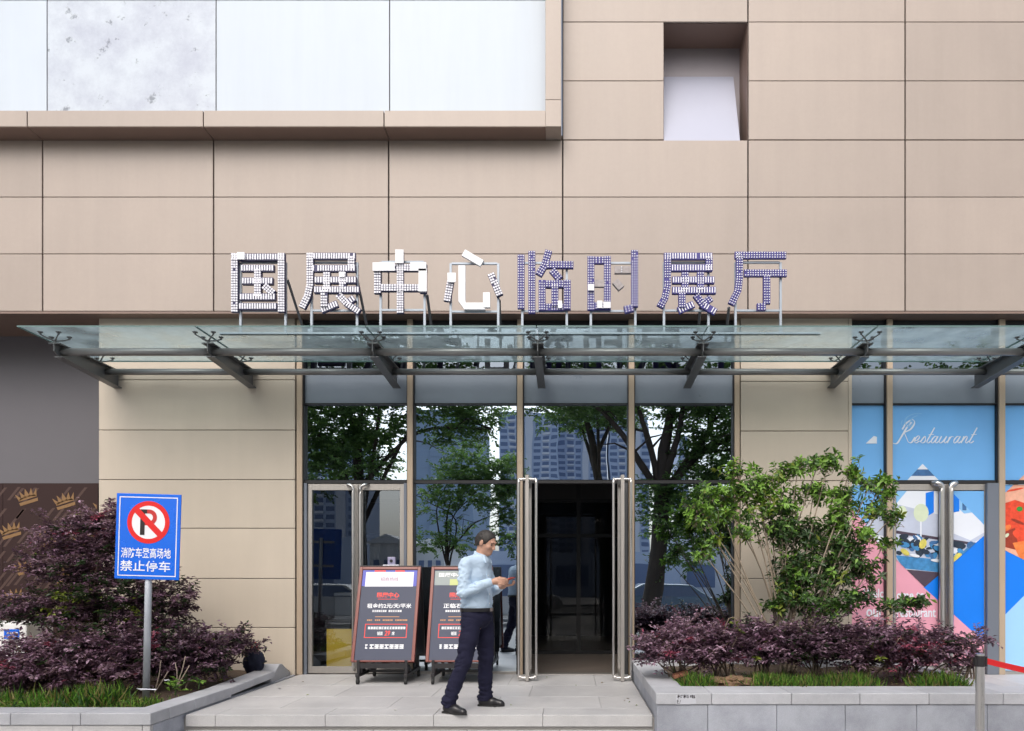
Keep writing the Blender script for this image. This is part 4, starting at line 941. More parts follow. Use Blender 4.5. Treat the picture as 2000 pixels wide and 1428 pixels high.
# ------------------------------------------------------------------ queue barrier post and belt
yq = -3.5
st = thing('barrier_post', 'brushed steel queue barrier post at the right edge of the planter', 'barrier post', (X(1914, yq), yq, GZ))
xq = X(1914, yq)
b = MB(); b.tube([(xq, yq, GZ + 0.03), (xq, yq, Z(1302, yq))], 0.035, 24); b.build('tube', M['steel'], st, smooth=False)
b = MB(); b.tube([(xq, yq, GZ), (xq, yq, GZ + 0.012), (xq, yq, GZ + 0.03), (xq, yq, GZ + 0.035)], [0.17, 0.17, 0.06, 0.04], 32); b.build('base', M['blackmetal'], st)
b = MB(); b.tube([(xq, yq, Z(1302, yq) + 0.001), (xq, yq, Z(1281, yq))], 0.036, 24); b.build('head', M['blackmetal'], st)
b = MB(); b.tube([(xq, yq, Z(1281, yq) + 0.001), (xq, yq, Z(1277, yq))], 0.034, 24); b.build('cap', M['steel'], st)
b = MB(); b.box(xq + 0.034, xq + 0.052, yq - 0.018, yq + 0.018, Z(1301, yq), Z(1282, yq)); b.box(xq - 0.048, xq - 0.034, yq - 0.016, yq + 0.016, Z(1300, yq), Z(1284, yq)); b.build_each('clip', M['blackmetal'], st)
b = MB(); x2 = xq + 2.0; n = 24; vs = []
for k in range(n + 1):
    t_ = k / n; x = xq + 0.052 + (x2 - xq - 0.1) * t_; z = Z(1291, yq) - 0.23 * (1 - (1 - t_) ** 2.2) * 1.0
    vs += [(x, yq - 0.001, z - 0.025), (x, yq - 0.001, z + 0.025), (x, yq + 0.001, z - 0.025), (x, yq + 0.001, z + 0.025)]
fs = []
for k in range(n): a = 4 * k; fs += [(a, a + 4, a + 5, a + 1), (a + 2, a + 3, a + 7, a + 6), (a + 1, a + 5, a + 7, a + 3), (a, a + 2, a + 6, a + 4)]
b.add(vs, fs); tag(b.build('barrier_belt', mat('red_webbing', (0.62, 0.01, 0.015), 0.55)), 'bright red belt stretched from the barrier post', 'barrier belt')
# navy bundle with a red strap lying on the broken stones
yb2 = -0.62; xb = X(495, yb2); zb_ = 0.12
um = thing('folded_umbrella', 'crumpled navy folded umbrella with a red strap on the broken stones', 'umbrella', (xb, yb2, zb_))
b = MB(); b.ball((0, 0, 0), 1, 40, 28); b.v = [(lambda p, k: (xb + p.x * 0.125 * k, yb2 + p.y * 0.10 * k, zb_ + 0.12 + p.z * 0.17 * k))(Vector(v), 1 + 0.20 * noise.fractal(Vector(v) * 2.0 + Vector((3, 1, 7)), 0.9, 2.0, 4)) for v in b.v]
b.build('canopy_cloth', mat('navy_cloth', (0.012, 0.014, 0.035), 0.8), um, smooth=True)
b = MB(); b.tube(spline([(xb - 0.0, yb2 - 0.02, zb_ + 0.24), (xb - 0.005, yb2 - 0.03, zb_ + 0.33), (xb + 0.02, yb2 - 0.03, zb_ + 0.37), (xb + 0.05, yb2 - 0.02, zb_ + 0.33), (xb + 0.055, yb2, zb_ + 0.25)], 5), 0.011, 8); b.build('strap', M['printred'], um, smooth=True)
b = MB(); b.tube([(xb + 0.09, yb2, zb_ + 0.1), (xb + 0.15, yb2 + 0.03, zb_ + 0.13)], 0.013, 8); b.build('shaft', M['blackmetal'], um)
# ------------------------------------------------------------------ plants
def leaf_material(name, c, tr=0.22, rough=0.38):
    m = mat(name, c, rough, fine=0.0, rand=0.0, var=0.25, vscale=9, spec=0.35)
    nt = m.node_tree; b = nt.nodes['Principled BSDF']; out = [n for n in nt.nodes if n.type == 'OUTPUT_MATERIAL'][0]
    t = nt.nodes.new('ShaderNodeBsdfTranslucent'); t.inputs[0].default_value = (min(1, c[0] * 1.6), min(1, c[1] * 1.7), min(1, c[2] * 1.2), 1)
    mx = nt.nodes.new('ShaderNodeMixShader'); mx.inputs[0].default_value = tr
    nt.links.new(b.outputs[0], mx.inputs[1]); nt.links.new(t.outputs[0], mx.inputs[2]); nt.links.new(mx.outputs[0], out.inputs['Surface'])
    return m
LM = dict(pu1=leaf_material('purple_leaf', (0.165, 0.09, 0.14)), pu2=leaf_material('dark_purple_leaf', (0.088, 0.05, 0.075)), pu3=leaf_material('mauve_leaf', (0.33, 0.215, 0.29)), pk=leaf_material('pink_red_leaf', (0.30, 0.07, 0.12)),
          gd=leaf_material('dark_green_leaf', (0.03, 0.055, 0.022)), gy=leaf_material('yellow_green_leaf', (0.16, 0.20, 0.03)), g1=leaf_material('green_leaf', (0.06, 0.125, 0.03)), g2=leaf_material('bright_green_leaf', (0.17, 0.31, 0.05)), g3=leaf_material('deep_green_leaf', (0.04, 0.075, 0.03)),
          br=leaf_material('dry_leaf', (0.16, 0.11, 0.05)))
M['twig'] = mat('grey_brown_twig', (0.16, 0.12, 0.09), 0.8, var=0.2, vscale=20)
M['shrubstem'] = mat('pale_brown_stem', (0.27, 0.22, 0.165), 0.75, var=0.25, vscale=14)
M['bark'] = mat('dark_bark', (0.06, 0.047, 0.038), 0.9, var=0.3, vscale=8, bump=0.6, bscale=14, stretch=(1, 1, 0.3))
def unit(a): return a / np.maximum(np.linalg.norm(a, axis=1, keepdims=True), 1e-9)
def leaves_mesh(name, P, D, U, L, Wd, mi, mats, parent, fold=0.25):
    """one folded four-sided leaf per row: base P, direction D, up U, length L, width Wd"""
    n = len(P); D = unit(D); Sd = unit(np.cross(D, U)); Un = np.cross(Sd, D)
    mid = P + D * (L * 0.5)[:, None]
    a = mid + Sd * (Wd / 2)[:, None] + Un * (Wd * fold)[:, None]; c = mid - Sd * (Wd / 2)[:, None] + Un * (Wd * fold)[:, None]
    tip = P + D * L[:, None] - Un * (L * 0.12)[:, None]
    V = np.stack([P, a, tip, c], 1).reshape(-1, 3); i0 = np.arange(n) * 4
    Fc = np.stack([i0, i0 + 1, i0 + 2, i0, i0 + 2, i0 + 3], 1).reshape(-1)
    me = bpy.data.meshes.new(name); me.vertices.add(len(V)); me.vertices.foreach_set('co', V.astype(np.float32).ravel())
    me.loops.add(len(Fc)); me.loops.foreach_set('vertex_index', Fc.astype(np.int32)); me.polygons.add(2 * n)
    me.polygons.foreach_set('loop_start', np.arange(0, 6 * n, 3, dtype=np.int32)); me.polygons.foreach_set('loop_total', np.full(2 * n, 3, np.int32))
    for q in mats: me.materials.append(q)
    me.polygons.foreach_set('material_index', np.repeat(mi, 2).astype(np.int32)); me.update(); me.validate()
    return link(name, me, parent)
def sprays(clumps, per, tl, ll, flat_, pal, seed, lw=0.5, un=0.45):
    """clumps: (centre, radii, n_twigs, palette weights or None); returns leaf arrays and twig segments"""
    g = np.random.default_rng(seed); P, D, U, L, Wd, MI, TW = [], [], [], [], [], [], []
    for (c, r, nt, wts) in clumps:
        c, r = np.array(c), np.array(r); w = np.array(wts if wts is not None else pal, float); w = w / w.sum()
        for _ in range(nt):
            d = g.normal(size=3); d /= np.linalg.norm(d); rad = g.uniform(0.25, 1) ** 0.5 * g.uniform(0.8, 1.1)
            p = c + d * r * rad
            dr = d * np.array([1, 1, flat_]) + g.normal(size=3) * 0.55 * np.array([1, 1, 0.5]) + np.array([0, 0, 0.12]); dr /= np.linalg.norm(dr)
            m = max(3, int(per * g.uniform(0.6, 1.3))); ln = tl * g.uniform(0.6, 1.4); k = g.choice(len(w), p=w)
            TW.append((p - dr * ln * 0.6, p + dr * ln))
            t = np.linspace(0.0, 1, m); q = p + dr * (t * ln)[:, None] + g.normal(size=(m, 3)) * 0.012
            side = np.cross(dr, [0, 0, 1.0]); side /= max(np.linalg.norm(side), 1e-6)
            ld = dr * 0.55 + side * np.where(np.arange(m) % 2 == 0, 1, -1)[:, None] + g.normal(size=(m, 3)) * 0.35
            P.append(q); D.append(ld); U.append(np.array([0, 0, 1.0]) + g.normal(size=(m, 3)) * un); L.append(ll * g.uniform(0.65, 1.3, m)); Wd.append(ll * lw * g.uniform(0.75, 1.2, m))
            kk = np.full(m, k); j = g.random(m) < 0.18; kk[j] = g.choice(len(w), size=j.sum(), p=w); MI.append(kk)
    return tuple(np.concatenate(x) for x in (P, D, U, L, Wd)) + (np.concatenate(MI), TW)
def stems_to(mb, base, targets, r0, g, jitter=0.12, n=6):
    for t in targets:
        b0 = np.array(base) + g.normal(size=3) * np.array([0.05, 0.05, 0]); t = np.array(t); mid = b0 * 0.45 + t * 0.55 + np.array([0, 0, 0.10]) + g.normal(size=3) * jitter
        q = spline([b0, b0 * 0.8 + mid * 0.2 + np.array([0, 0, 0.05]), mid, t], 4); m = len(q)
        mb.tube(q, [r0 * (1 - 0.75 * i / m) for i in range(m)], n)
PUR = ['pu1', 'pu2', 'pu3', 'pk', 'gd', 'gy']
def purple_bush(label, clumps, seed, base, group, per=25, ll=0.052, pal=(0.42, 0.27, 0.25, 0.015, 0.04, 0.01), cat='shrub', ns=9, tl=0.19, r0=0.012, dens=0.72):
    g = np.random.default_rng(seed + 100)
    t = thing('purple_shrub', label, cat, base, group)
    clumps = [(c, r, max(6, int(n * dens)), w) for c, r, n, w in clumps]
    P, D, U, L, Wd, MI, TW = sprays(clumps, per, tl, ll, 0.12, pal, seed, 0.55, 0.28)
    ok = P[:, 2] > base[2] + 0.02
    stuff(leaves_mesh('foliage', P[ok], D[ok], U[ok], L[ok], Wd[ok], MI[ok], [LM[k] for k in PUR], t))
    b = MB()
    tg = [np.array(c[0]) + g.normal(size=3) * np.array(c[1]) * 0.4 for c in clumps for _ in range(max(2, ns // len(clumps)))]
    stems_to(b, base, tg, r0, g)
    b.build('stem', M['twig'], t, smooth=True)
    b = MB()
    for a, c in TW[::2]: b.tube([a, c], [0.003, 0.0015], 3, caps=False)
    stuff(b.build('twig', M['twig'], t)); return t
def cl(px, py, rx, ry, y, n, w=None, ryy=None):        # a clump of foliage from photo pixels at depth y
    x, z = at(px, py, y); s = S(y); return ((x, y, z), (rx / s, ryy if ryy else (rx / s) * 0.7, ry / s), n, w)
GRN = (0.12, 0.3, 0.05, 0.0, 0.40, 0.13); DRK = (0.2, 0.55, 0.1, 0.0, 0.15, 0.0); MAU = (0.4, 0.15, 0.4, 0.05, 0, 0)
purple_bush('tall purple leaved shrub with green inner leaves behind the parking sign',
            [cl(150, 1050, 75, 38, -1.3, 230), cl(205, 1035, 45, 35, -1.4, 110, MAU), cl(120, 1110, 70, 34, -1.35, 170), cl(210, 1105, 80, 40, -1.4, 190, DRK), cl(225, 1160, 95, 36, -1.45, 210, GRN), cl(320, 1165, 50, 34, -1.35, 100, DRK), cl(300, 1205, 70, 26, -1.4, 110, DRK), cl(120, 1185, 95, 34, -1.4, 190, DRK), cl(60, 1195, 55, 22, -1.45, 80, DRK), cl(200, 1210, 110, 25, -1.5, 170, GRN), cl(212, 1005, 14, 20, -1.4, 14)],
            11, (X(190, -1.3), -1.25, 0.06), 'purple shrubs in the left planter', ns=22, r0=0.018)
purple_bush('low purple shrub at the left photo edge in front of the white box',
            [cl(40, 1290, 75, 36, -2.0, 200, MAU), cl(120, 1275, 70, 36, -1.95, 170), cl(20, 1320, 60, 26, -2.1, 110), cl(110, 1315, 70, 24, -2.1, 120)], 12, (X(70, -2), -2.0, 0.07), 'purple shrubs in the left planter')
purple_bush('low mauve shrub directly left of the parking sign post',
            [cl(205, 1270, 65, 34, -1.95, 190), cl(255, 1290, 55, 36, -2.0, 150), cl(190, 1310, 60, 26, -2.05, 110), cl(250, 1255, 50, 25, -1.9, 90, DRK)], 13, (X(220, -2), -1.95, 0.07), 'purple shrubs in the left planter')
purple_bush('dusky purple shrub with bare stems right of the parking sign post',
            [cl(340, 1265, 55, 36, -1.7, 170, DRK), cl(385, 1262, 42, 34, -1.6, 110), cl(330, 1300, 45, 22, -1.75, 80, DRK), cl(400, 1300, 40, 18, -1.6, 60, DRK)], 14, (X(350, -1.7), -1.75, 0.07), 'purple shrubs in the left planter')
purple_bush('small sparse purple shrub before the pillar beside the navy bundle',
            [cl(450, 1258, 32, 26, -1.0, 75, DRK), cl(478, 1255, 16, 14, -1.0, 18), cl(430, 1285, 30, 18, -1.05, 40, DRK)], 15, (X(440, -1.0), -1.05, 0.09), 'purple shrubs in the left planter', ns=6)
hx = [(1322, 'leftmost purple hedge shrub in the right planter beside the open door', MAU), (1408, 'purple hedge shrub in the right planter over the brown earth mound', None), (1490, 'purple hedge shrub below the left half of the green shrub', None), (1590, 'dark purple hedge shrub below the trunk of the green shrub', DRK), (1690, 'purple hedge shrub below the pink window print', None), (1785, 'reddish purple hedge shrub at the right end of the hedge', (0.38, 0.25, 0.2, 0.12, 0.03, 0))]
for i, (px, lab, w) in enumerate(hx):
    h = [14, 18, 16, 12, 16, 26][i]
    purple_bush(lab, [cl(px - 15, 1246 + h, 50, 32, -1.95, 150, w), cl(px + 30, 1240 + h, 50, 30, -1.8, 125, w), cl(px, 1268 + h * 0.6, 52, 18, -1.98, 70, w), cl(px + 5, 1228 + h, 44, 22, -1.75, 44, w), cl(px + 20, 1222 + h, 60, 26, -1.85, 22, w)], 20 + i, (X(px + 5, -1.95), -1.9, 0.18), 'purple shrubs in the right planter', ns=8)
purple_bush('small spindly purple shrub standing alone next to the barrier post', [cl(1888, 1262, 26, 20, -2.0, 34), cl(1868, 1285, 18, 14, -2.0, 16), cl(1905, 1250, 12, 14, -2.0, 10), cl(1880, 1300, 16, 10, -2.0, 10)], 31, (X(1885, -2.0), -2.0, 0.17), 'purple shrubs in the right planter', ns=6)

# the green shrub: thin stems fanning out, leaves in tufts at their ends
def green_shrub():
    yg = -1.15; base = (X(1535, yg), yg, 0.17)
    t = thing('green_shrub', 'tall green shrub with many thin stems rising from the purple hedge', 'shrub', base)
    cl_ = [(1478, 945, 40, 30, -1.1), (1488, 1000, 40, 34, -1.12), (1525, 925, 36, 26, -1.1), (1535, 985, 40, 34, -1.08), (1455, 1035, 30, 24, -1.2), (1600, 900, 40, 22, -1.15), (1640, 1010, 44, 36, -1.2), (1735, 960, 26, 20, -1.3), (1360, 985, 30, 24, -1.3), (1445, 960, 40, 30, -1.15), (1400, 962, 44, 34, -1.2), (1372, 1010, 36, 28, -1.3), (1440, 918, 40, 26, -1.1), (1425, 1000, 40, 30, -1.2), (1395, 1055, 30, 20, -1.3), (1372, 1080, 24, 14, -1.35), (1500, 960, 40, 32, -1.1), (1560, 908, 46, 24, -1.15), (1620, 898, 44, 20, -1.2), (1660, 915, 34, 26, -1.2), (1590, 955, 54, 34, -1.05), (1650, 970, 44, 32, -1.2), (1700, 945, 40, 24, -1.25), (1730, 935, 26, 14, -1.3), (1715, 990, 40, 28, -1.25), (1742, 1010, 22, 26, -1.3), (1690, 1040, 40, 26, -1.3), (1730, 1060, 26, 16, -1.3)]
    dk = [(1520, 1030, 44, 44, -1.1), (1580, 1040, 60, 44, -1.05), (1640, 1060, 56, 46, -1.2), (1560, 1100, 60, 44, -1.1), (1620, 1120, 66, 44, -1.15), (1680, 1105, 50, 40, -1.2), (1560, 1160, 54, 36, -1.2), (1620, 1180, 60, 28, -1.25), (1520, 1180, 34, 24, -1.2), (1540, 1130, 36, 40, -1.15), (1680, 1160, 40, 18, -1.3), (1745, 1180, 60, 10, -1.4), (1790, 1172, 34, 6, -1.45)]
    g = np.random.default_rng(77); P, D, U, L, Wd, MI = [], [], [], [], [], []; tips = []; tw = MB()
    for lst, pal, nw in ((cl_, (0.30, 0.60, 0.04, 0.06), 27), (dk, (0.45, 0.12, 0.40, 0.03), 40)):
        pal = np.array(pal); pal = pal / pal.sum()
        for (px, py, rx, ry, y) in lst:
            (c, r, _, _) = cl(px, py, rx, ry, y, 0); c, r = np.array(c), np.array(r); tips.append(c)
            k = int(nw * max(0.35, rx * ry / 1300))
            for _ in range(k):                     # a whorl at a twig's end
                d = g.normal(size=3); d /= np.linalg.norm(d); p = c + d * r * g.uniform(0.2, 1.05)
                ax = d * 0.6 + np.array([0, 0, 0.6]) + g.normal(size=3) * 0.3; ax /= np.linalg.norm(ax)
                m = g.integers(7, 13); o = np.cross(ax, [0.3, 0.5, 0.2]); o /= np.linalg.norm(o); o2 = np.cross(ax, o)
                back = p - ax * 0.14; tw.tube([back + (c - back) * 0.3, back, p], [0.004, 0.003, 0.002], 3, caps=False)
                a = np.arange(m) * 2.4 + g.uniform(0, 6); h = g.uniform(-0.10, 0.015, m)
                dd = o * np.cos(a)[:, None] + o2 * np.sin(a)[:, None] + ax * g.uniform(-0.1, 0.9, m)[:, None] - np.array([0, 0, 0.15])
                P.append(p + ax * h[:, None]); D.append(dd); U.append(np.tile(ax, (m, 1)) + g.normal(size=(m, 3)) * 0.25)
                L.append(g.uniform(0.055, 0.10, m)); Wd.append(g.uniform(0.026, 0.038, m)); MI.append(np.where(g.random(m) < 0.75, g.choice(4, p=pal), g.choice(4, size=m, p=pal)))
    P, D, U, L, Wd, MI = (np.concatenate(q) for q in (P, D, U, L, Wd, MI))
    mats_ = [LM[k] for k in ('g1', 'g2', 'g3', 'gy')]
    order = np.argsort(P[:, 1]); near = order[:300]; rest = order[300:]
    stuff(leaves_mesh('foliage', P[rest], D[rest], U[rest], L[rest], Wd[rest], MI[rest], mats_, t))
    protos = []
    for k in range(4):
        o = leaves_mesh('leaf', np.zeros((1, 3)), np.array([[1.0, 0, 0]]), np.array([[0, 0, 1.0]]), np.array([1.0]), np.array([0.42]), np.array([0]), [mats_[k]], None); protos.append(o.data); bpy.data.objects.remove(o)
    Dn = unit(D); Sd = unit(np.cross(Dn, U)); Un = np.cross(Sd, Dn)
    for i in near:
        o = bpy.data.objects.new('leaf', protos[MI[i]]); col.objects.link(o); o.parent = t
        mt = Matrix(((Dn[i][0], -Sd[i][0], Un[i][0], P[i][0]), (Dn[i][1], -Sd[i][1], Un[i][1], P[i][1]), (Dn[i][2], -Sd[i][2], Un[i][2], P[i][2]), (0, 0, 0, 1))) @ Matrix.Scale(float(L[i]), 4)
        o.matrix_parent_inverse = Matrix.Translation(-Vector(base)); o.matrix_basis = mt
    stuff(tw.build('twig', M['twig'], t))
    for c in tips:
        b = MB(); stems_to(b, base, [c], 0.015, g, 0.06, 6); b.build('stem', M['shrubstem'], t, smooth=True)
green_shrub()

# grass, weeds, litter
def grass(name, label, fn, n, hmax, mats_, seed, wid=0.006):
    g = np.random.default_rng(seed); P = np.array([fn(g) for _ in range(n)])
    h = hmax * g.uniform(0.35, 1, n) ** 1.3; D = np.stack([g.normal(size=n) * 0.45, g.normal(size=n) * 0.45, np.ones(n)], 1); U = g.normal(size=(n, 3)) * [1, 1, 0.1]
    o = leaves_mesh(name, P, D, U, h, np.full(n, wid) * g.uniform(0.7, 1.4, n), g.choice(len(mats_), size=n), mats_, None, 0.1)
    return tag(o, label, 'grass', kind='stuff')
gm = [leaf_material('dry_grass_blade', (0.22, 0.19, 0.07)), leaf_material('grass_blade', (0.10, 0.24, 0.03)), leaf_material('light_grass_blade', (0.19, 0.34, 0.05)), leaf_material('dark_grass_blade', (0.035, 0.09, 0.02))]
def gfl(g):
    x = g.uniform(-7.2, -3.95); y = -2.95 + abs(g.normal()) * 0.22 + (0.25 if g.random() < 0.3 else 0)
    if noise.noise(Vector((x * 2.1, y * 2.4, 4.0))) < -0.18 and g.random() < 0.8: return (x, -2.96, 0.03)
    return (x + g.normal() * 0.03, min(y, -2.2), 0.055 + 0.06 * noise.fractal(Vector((x * 1.5, y * 1.5, 0)), 1, 2, 4))
grass('grass', 'fresh green grass along the front of the left planter', gfl, 6000, 0.12, gm, 41, 0.008)
def gfl2(g):
    x = g.uniform(-4.7, -4.25) if g.random() < 0.6 else g.uniform(-6.9, -4.3); y = -2.7 + g.normal() * 0.12
    return (x, y, 0.06)
grass('grass', 'taller grass tuft at the foot of the parking sign', gfl2, 900, 0.27, gm, 42, 0.007)
def gfr(g):
    while True:
        x = g.uniform(PX1 + 0.32, xE2 - 0.05); y = yF2 + 0.45 + abs(g.normal()) * 0.2
        d = noise.noise(Vector((x * 1.7, 3.1, 0)))
        if X(1395, -2.4) < x < X(1475, -2.4) and g.random() < 0.85: continue
        if g.random() < 0.35 + 1.3 * d: return (x, y, 0.165 + 0.05 * noise.fractal(Vector((x * 1.5, y * 1.5, 0)), 1, 2, 4))
grass('grass', 'short green grass under the purple hedge in the right planter', gfr, 6200, 0.20, gm, 43)
def mound(label, px, py, y, rx, rz, seed):
    x, z = at(px, py, y); b = MB(); b.ball((0, 0, 0), 1, 28, 18)
    b.v = [(lambda p, k: (x + p.x * rx * k, y + p.y * rx * 0.7 * k, z + p.z * rz * k))(Vector(v), 1 + 0.55 * noise.fractal(Vector(v) * 2.6 + Vector((seed, 0, 0)), 1, 2, 4)) for v in b.v]
    tag(b.build('earth_mound', mat('ochre_earth', (0.17, 0.105, 0.06), 0.95, var=0.4, vscale=12, bump=1.0, bscale=25), None, True), label, 'mound')
mound('ochre clod of earth among the grass under the hedge', 1430, 1334, -2.32, 0.23, 0.06, 8)
def weed(label, px, py, y, h, seed, n=26):
    g = np.random.default_rng(seed); x, z = at(px, py, y); t = thing('weed', label, 'weed', (x, y, z), 'leafy weeds in the left planter')
    a = g.uniform(0, 6.28, n); P = np.stack([x + g.normal(size=n) * 0.03, y + g.normal(size=n) * 0.03, z + g.uniform(0.01, h, n)], 1)
    stuff(leaves_mesh('foliage', P, np.stack([np.cos(a), np.sin(a), g.uniform(0.1, 0.8, n)], 1), np.tile([0, 0, 1.0], (n, 1)), g.uniform(0.05, 0.09, n), g.uniform(0.025, 0.045, n), g.integers(0, 2, n), [LM['g2'], LM['g1']], t))
    b = MB(); b.tube([(x, y, z - 0.03), (x + 0.01, y, z + h)], 0.005, 5); b.build('stem', LM['g1'], t)
weed('bright green leafy weed right of the sign post', 342, 1352, -2.4, 0.12, 51)
weed('tiny green weed near the planter coping corner', 388, 1340, -2.1, 0.06, 52, 14)
weed('tall thin yellowish weed before the pillar', 418, 1290, -1.5, 0.3, 53, 16)
def bare(label, px, py, y, tops):
    x, z = at(px, py, y); t = thing('bare_stem', label, 'stem', (x, y, z), 'bare forked stems in the left planter')
    b = MB()
    for k, (qx, qy) in enumerate(tops): e = at(qx, qy, y); m_ = ((x + e[0]) / 2 + 0.02, y, (z + e[1]) / 2); b.tube(spline([(x, y, z - 0.04), m_, (e[0], y + 0.02, e[1])], 4), 0.005, 5)
    b.build('stem', mat('pale_twig', (0.30, 0.24, 0.19), 0.8), t)
bare('bare forked stem just right of the sign post', 302, 1345, -2.2, [(312, 1290), (326, 1312)])
bare('taller bare forked stem above the bright green weed', 344, 1335, -2.2, [(340, 1295), (360, 1282), (368, 1300)])
def litter(label, px, py, y, w, h, rot, seed):
    x, z = at(px, py, y); g = random.Random(seed); b = MB(); n = 9
    b.add([(x + (math.cos(2 * math.pi * k / n) * w * g.uniform(0.6, 1)), y + math.sin(2 * math.pi * k / n) * h * g.uniform(0.6, 1), z + 0.02 + g.uniform(0, 0.02)) for k in range(n)], [tuple(range(n))])
    tag(b.build('litter', M['paper']), label, 'litter')
litter('long scrap of white litter at the base of the sign post', 290, 1352, -2.45, 0.14, 0.02, 0, 1)
litter('small white scrap of litter under the dusky shrub', 326, 1334, -2.2, 0.03, 0.02, 0, 2)
b = MB(); xk, zk = at(1333, 1268, -2.1); b.box(xk - 0.09, xk + 0.05, -2.14, -2.0, 0.2, 0.235, lambda x, y, z: (x, y, z + (x - xk) * 0.3 + 0.07)); tag(b.build('tile_fragment', mat('terracotta', (0.32, 0.13, 0.08), 0.8)), 'terracotta tile fragment poking out of the left hedge end', 'tile')

def cover(g0):
    n = 3600; x = g0.uniform(-7.2, -4.0, n); y = -3.0 + np.abs(g0.normal(size=n)) * 0.22; k = np.array([noise.noise(Vector((a * 1.3, b * 2, 9))) for a, b in zip(x, y)]) + 0.25 * (x < -5); ok = k > 0.0
    x, y = x[ok], y[ok]; n = len(x); an = g0.uniform(0, 6.28, n); z = 0.075 + g0.uniform(0, 0.05, n)
    o = leaves_mesh('ground_cover', np.stack([x, y, z], 1), np.stack([np.cos(an), np.sin(an), g0.uniform(-0.1, 0.5, n)], 1), np.tile([0, 0, 1.0], (n, 1)) + g0.normal(size=(n, 3)) * 0.3, g0.uniform(0.02, 0.04, n), g0.uniform(0.016, 0.03, n), g0.integers(0, 3, n), [LM['g2'], LM['g1'], LM['gy']], None)
    tag(o, 'low round leaved ground cover among the grass in the left planter', 'ground cover', kind='stuff')
cover(np.random.default_rng(95))
def fallen(name, label, n, box, z, seed):
    g = np.random.default_rng(seed); P = np.stack([g.uniform(box[0], box[1], n), g.uniform(box[2], box[3], n), np.full(n, z)], 1); an = g.uniform(0, 6.28, n)
    o = leaves_mesh(name, P, np.stack([np.cos(an), np.sin(an), g.normal(size=n) * 0.15], 1), np.tile([0, 0, 1.0], (n, 1)) + g.normal(size=(n, 3)) * 0.25, g.uniform(0.025, 0.055, n), g.uniform(0.012, 0.03, n), g.integers(0, 3, n), [LM['br'], LM['pu2'], LM['gy']], None)
    tag(o, label, 'leaf litter', kind='stuff')
fallen('leaf_litter', 'fallen leaves on the soil of the left planter', 420, (-7, -3.9, -2.9, -0.6), 0.105, 91)
fallen('leaf_litter', 'fallen leaves on the soil of the right planter', 320, (PX1 + 0.35, xE2, -2.5, -0.6), 0.205, 92)
fallen('leaf_litter', 'a few fallen leaves on the stone platform', 16, (PX0 + 0.1, PX1 - 0.1, -2.7, -0.2), 0.006, 93)

# ------------------------------------------------------------------ across the street: what the glass mirrors
LM.update(t1=leaf_material('tree_leaf', (0.11, 0.19, 0.06), 0.45), t2=leaf_material('light_tree_leaf', (0.17, 0.27, 0.08), 0.45), t3=leaf_material('deep_tree_leaf', (0.08, 0.14, 0.05), 0.4))
def tree(label, x, y, h, tr, crown, seed, limbs, leaf=0.17, per=16, lean=0.0):
    g = np.random.default_rng(seed); t = thing('street_tree', label, 'tree', (x, y, GZ), 'street trees behind the viewer')
    b = MB(); top = np.array([x + lean, y, GZ + h]); base = np.array([x, y, GZ - 0.1])
    q = spline([base, base * 0.6 + top * 0.4 + np.array([0.12, 0.1, 0]), top], 5); m = len(q)
    q = q + [tuple(top + np.array([lean * 0.3, 0, 0.9])), tuple(top + np.array([lean * 0.5 + 0.2, 0.1, 2.0]))]
    b.tube(q, [tr * (1.25 - 0.55 * i / m) if i else tr * 1.5 for i in range(m)] + [tr * 0.45, tr * 0.15], 12)
    for (dx, dy, dz) in limbs:
        e = top + np.array([dx, dy, dz]); s0 = np.array(q[-4 - int(g.integers(0, 3))]); md = s0 * 0.5 + e * 0.5 + np.array([0, 0, 0.5]) + g.normal(size=3) * 0.25
        qq = spline([s0, s0 * 0.8 + md * 0.2, md, e], 4); k = len(qq); b.tube(qq, [tr * 0.55 * (1 - 0.75 * i / k) for i in range(k)], 8)
        for _ in range(5):
            a = np.array(qq[int(g.integers(k // 2, k))]); e2 = a + g.normal(size=3) * np.array([0.9, 0.9, 0.5]); b.tube([a, (a + e2) / 2 + [0, 0, 0.15], e2], [tr * 0.16, tr * 0.1, tr * 0.04], 5)
    b.build('trunk', M['bark'], t, smooth=True)
    P, D, U, L, Wd, MI, TW = sprays(crown, per, 0.55, leaf, 0.5, (0.5, 0.14, 0.36), seed, 0.55)
    stuff(leaves_mesh('crown', P, D, U, L, Wd, MI, [LM[k] for k in ('t1', 't2', 't3')], t)); return t
def mir(px, py, y):                      # a place at real depth y that the glass shows at pixel px, py
    s = F / (2 * YG - y - CY); return ((px - VX) / s, y, CZ - (py - VY) / s)
def crown_at(lst, y, dens=1.0):
    out = []; s = F / (2 * YG - y - CY)
    for (px, py, rx, ry, n) in lst: out.append((mir(px, py, y), (rx / s, min(rx / s, 2.4), ry / s), int(n * dens), None))
    return out
y1 = -13.5; m0 = mir(700, 1222, y1)
tree('broad street tree behind the viewer, mirrored in the left panes', m0[0], y1, 5.2, 0.2, crown_at([(640, 830, 70, 70, 230), (730, 820, 70, 60, 230), (690, 900, 80, 40, 170), (610, 900, 50, 60, 160), (870, 815, 60, 34, 120), (940, 812, 40, 26, 70), (640, 730, 140, 60, 260), (830, 740, 110, 45, 200), (750, 680, 150, 60, 200), (560, 800, 60, 90, 160), (900, 860, 40, 20, 30)], y1), 61, [(-2, 0.5, 2), (2.0, 0.3, 1.6), (4.3, 0.2, 1.2), (-0.6, -1, 2.6), (1, 1, 2.4)], 0.16)
y2 = -20.0; m0 = mir(872, 1190, y2)
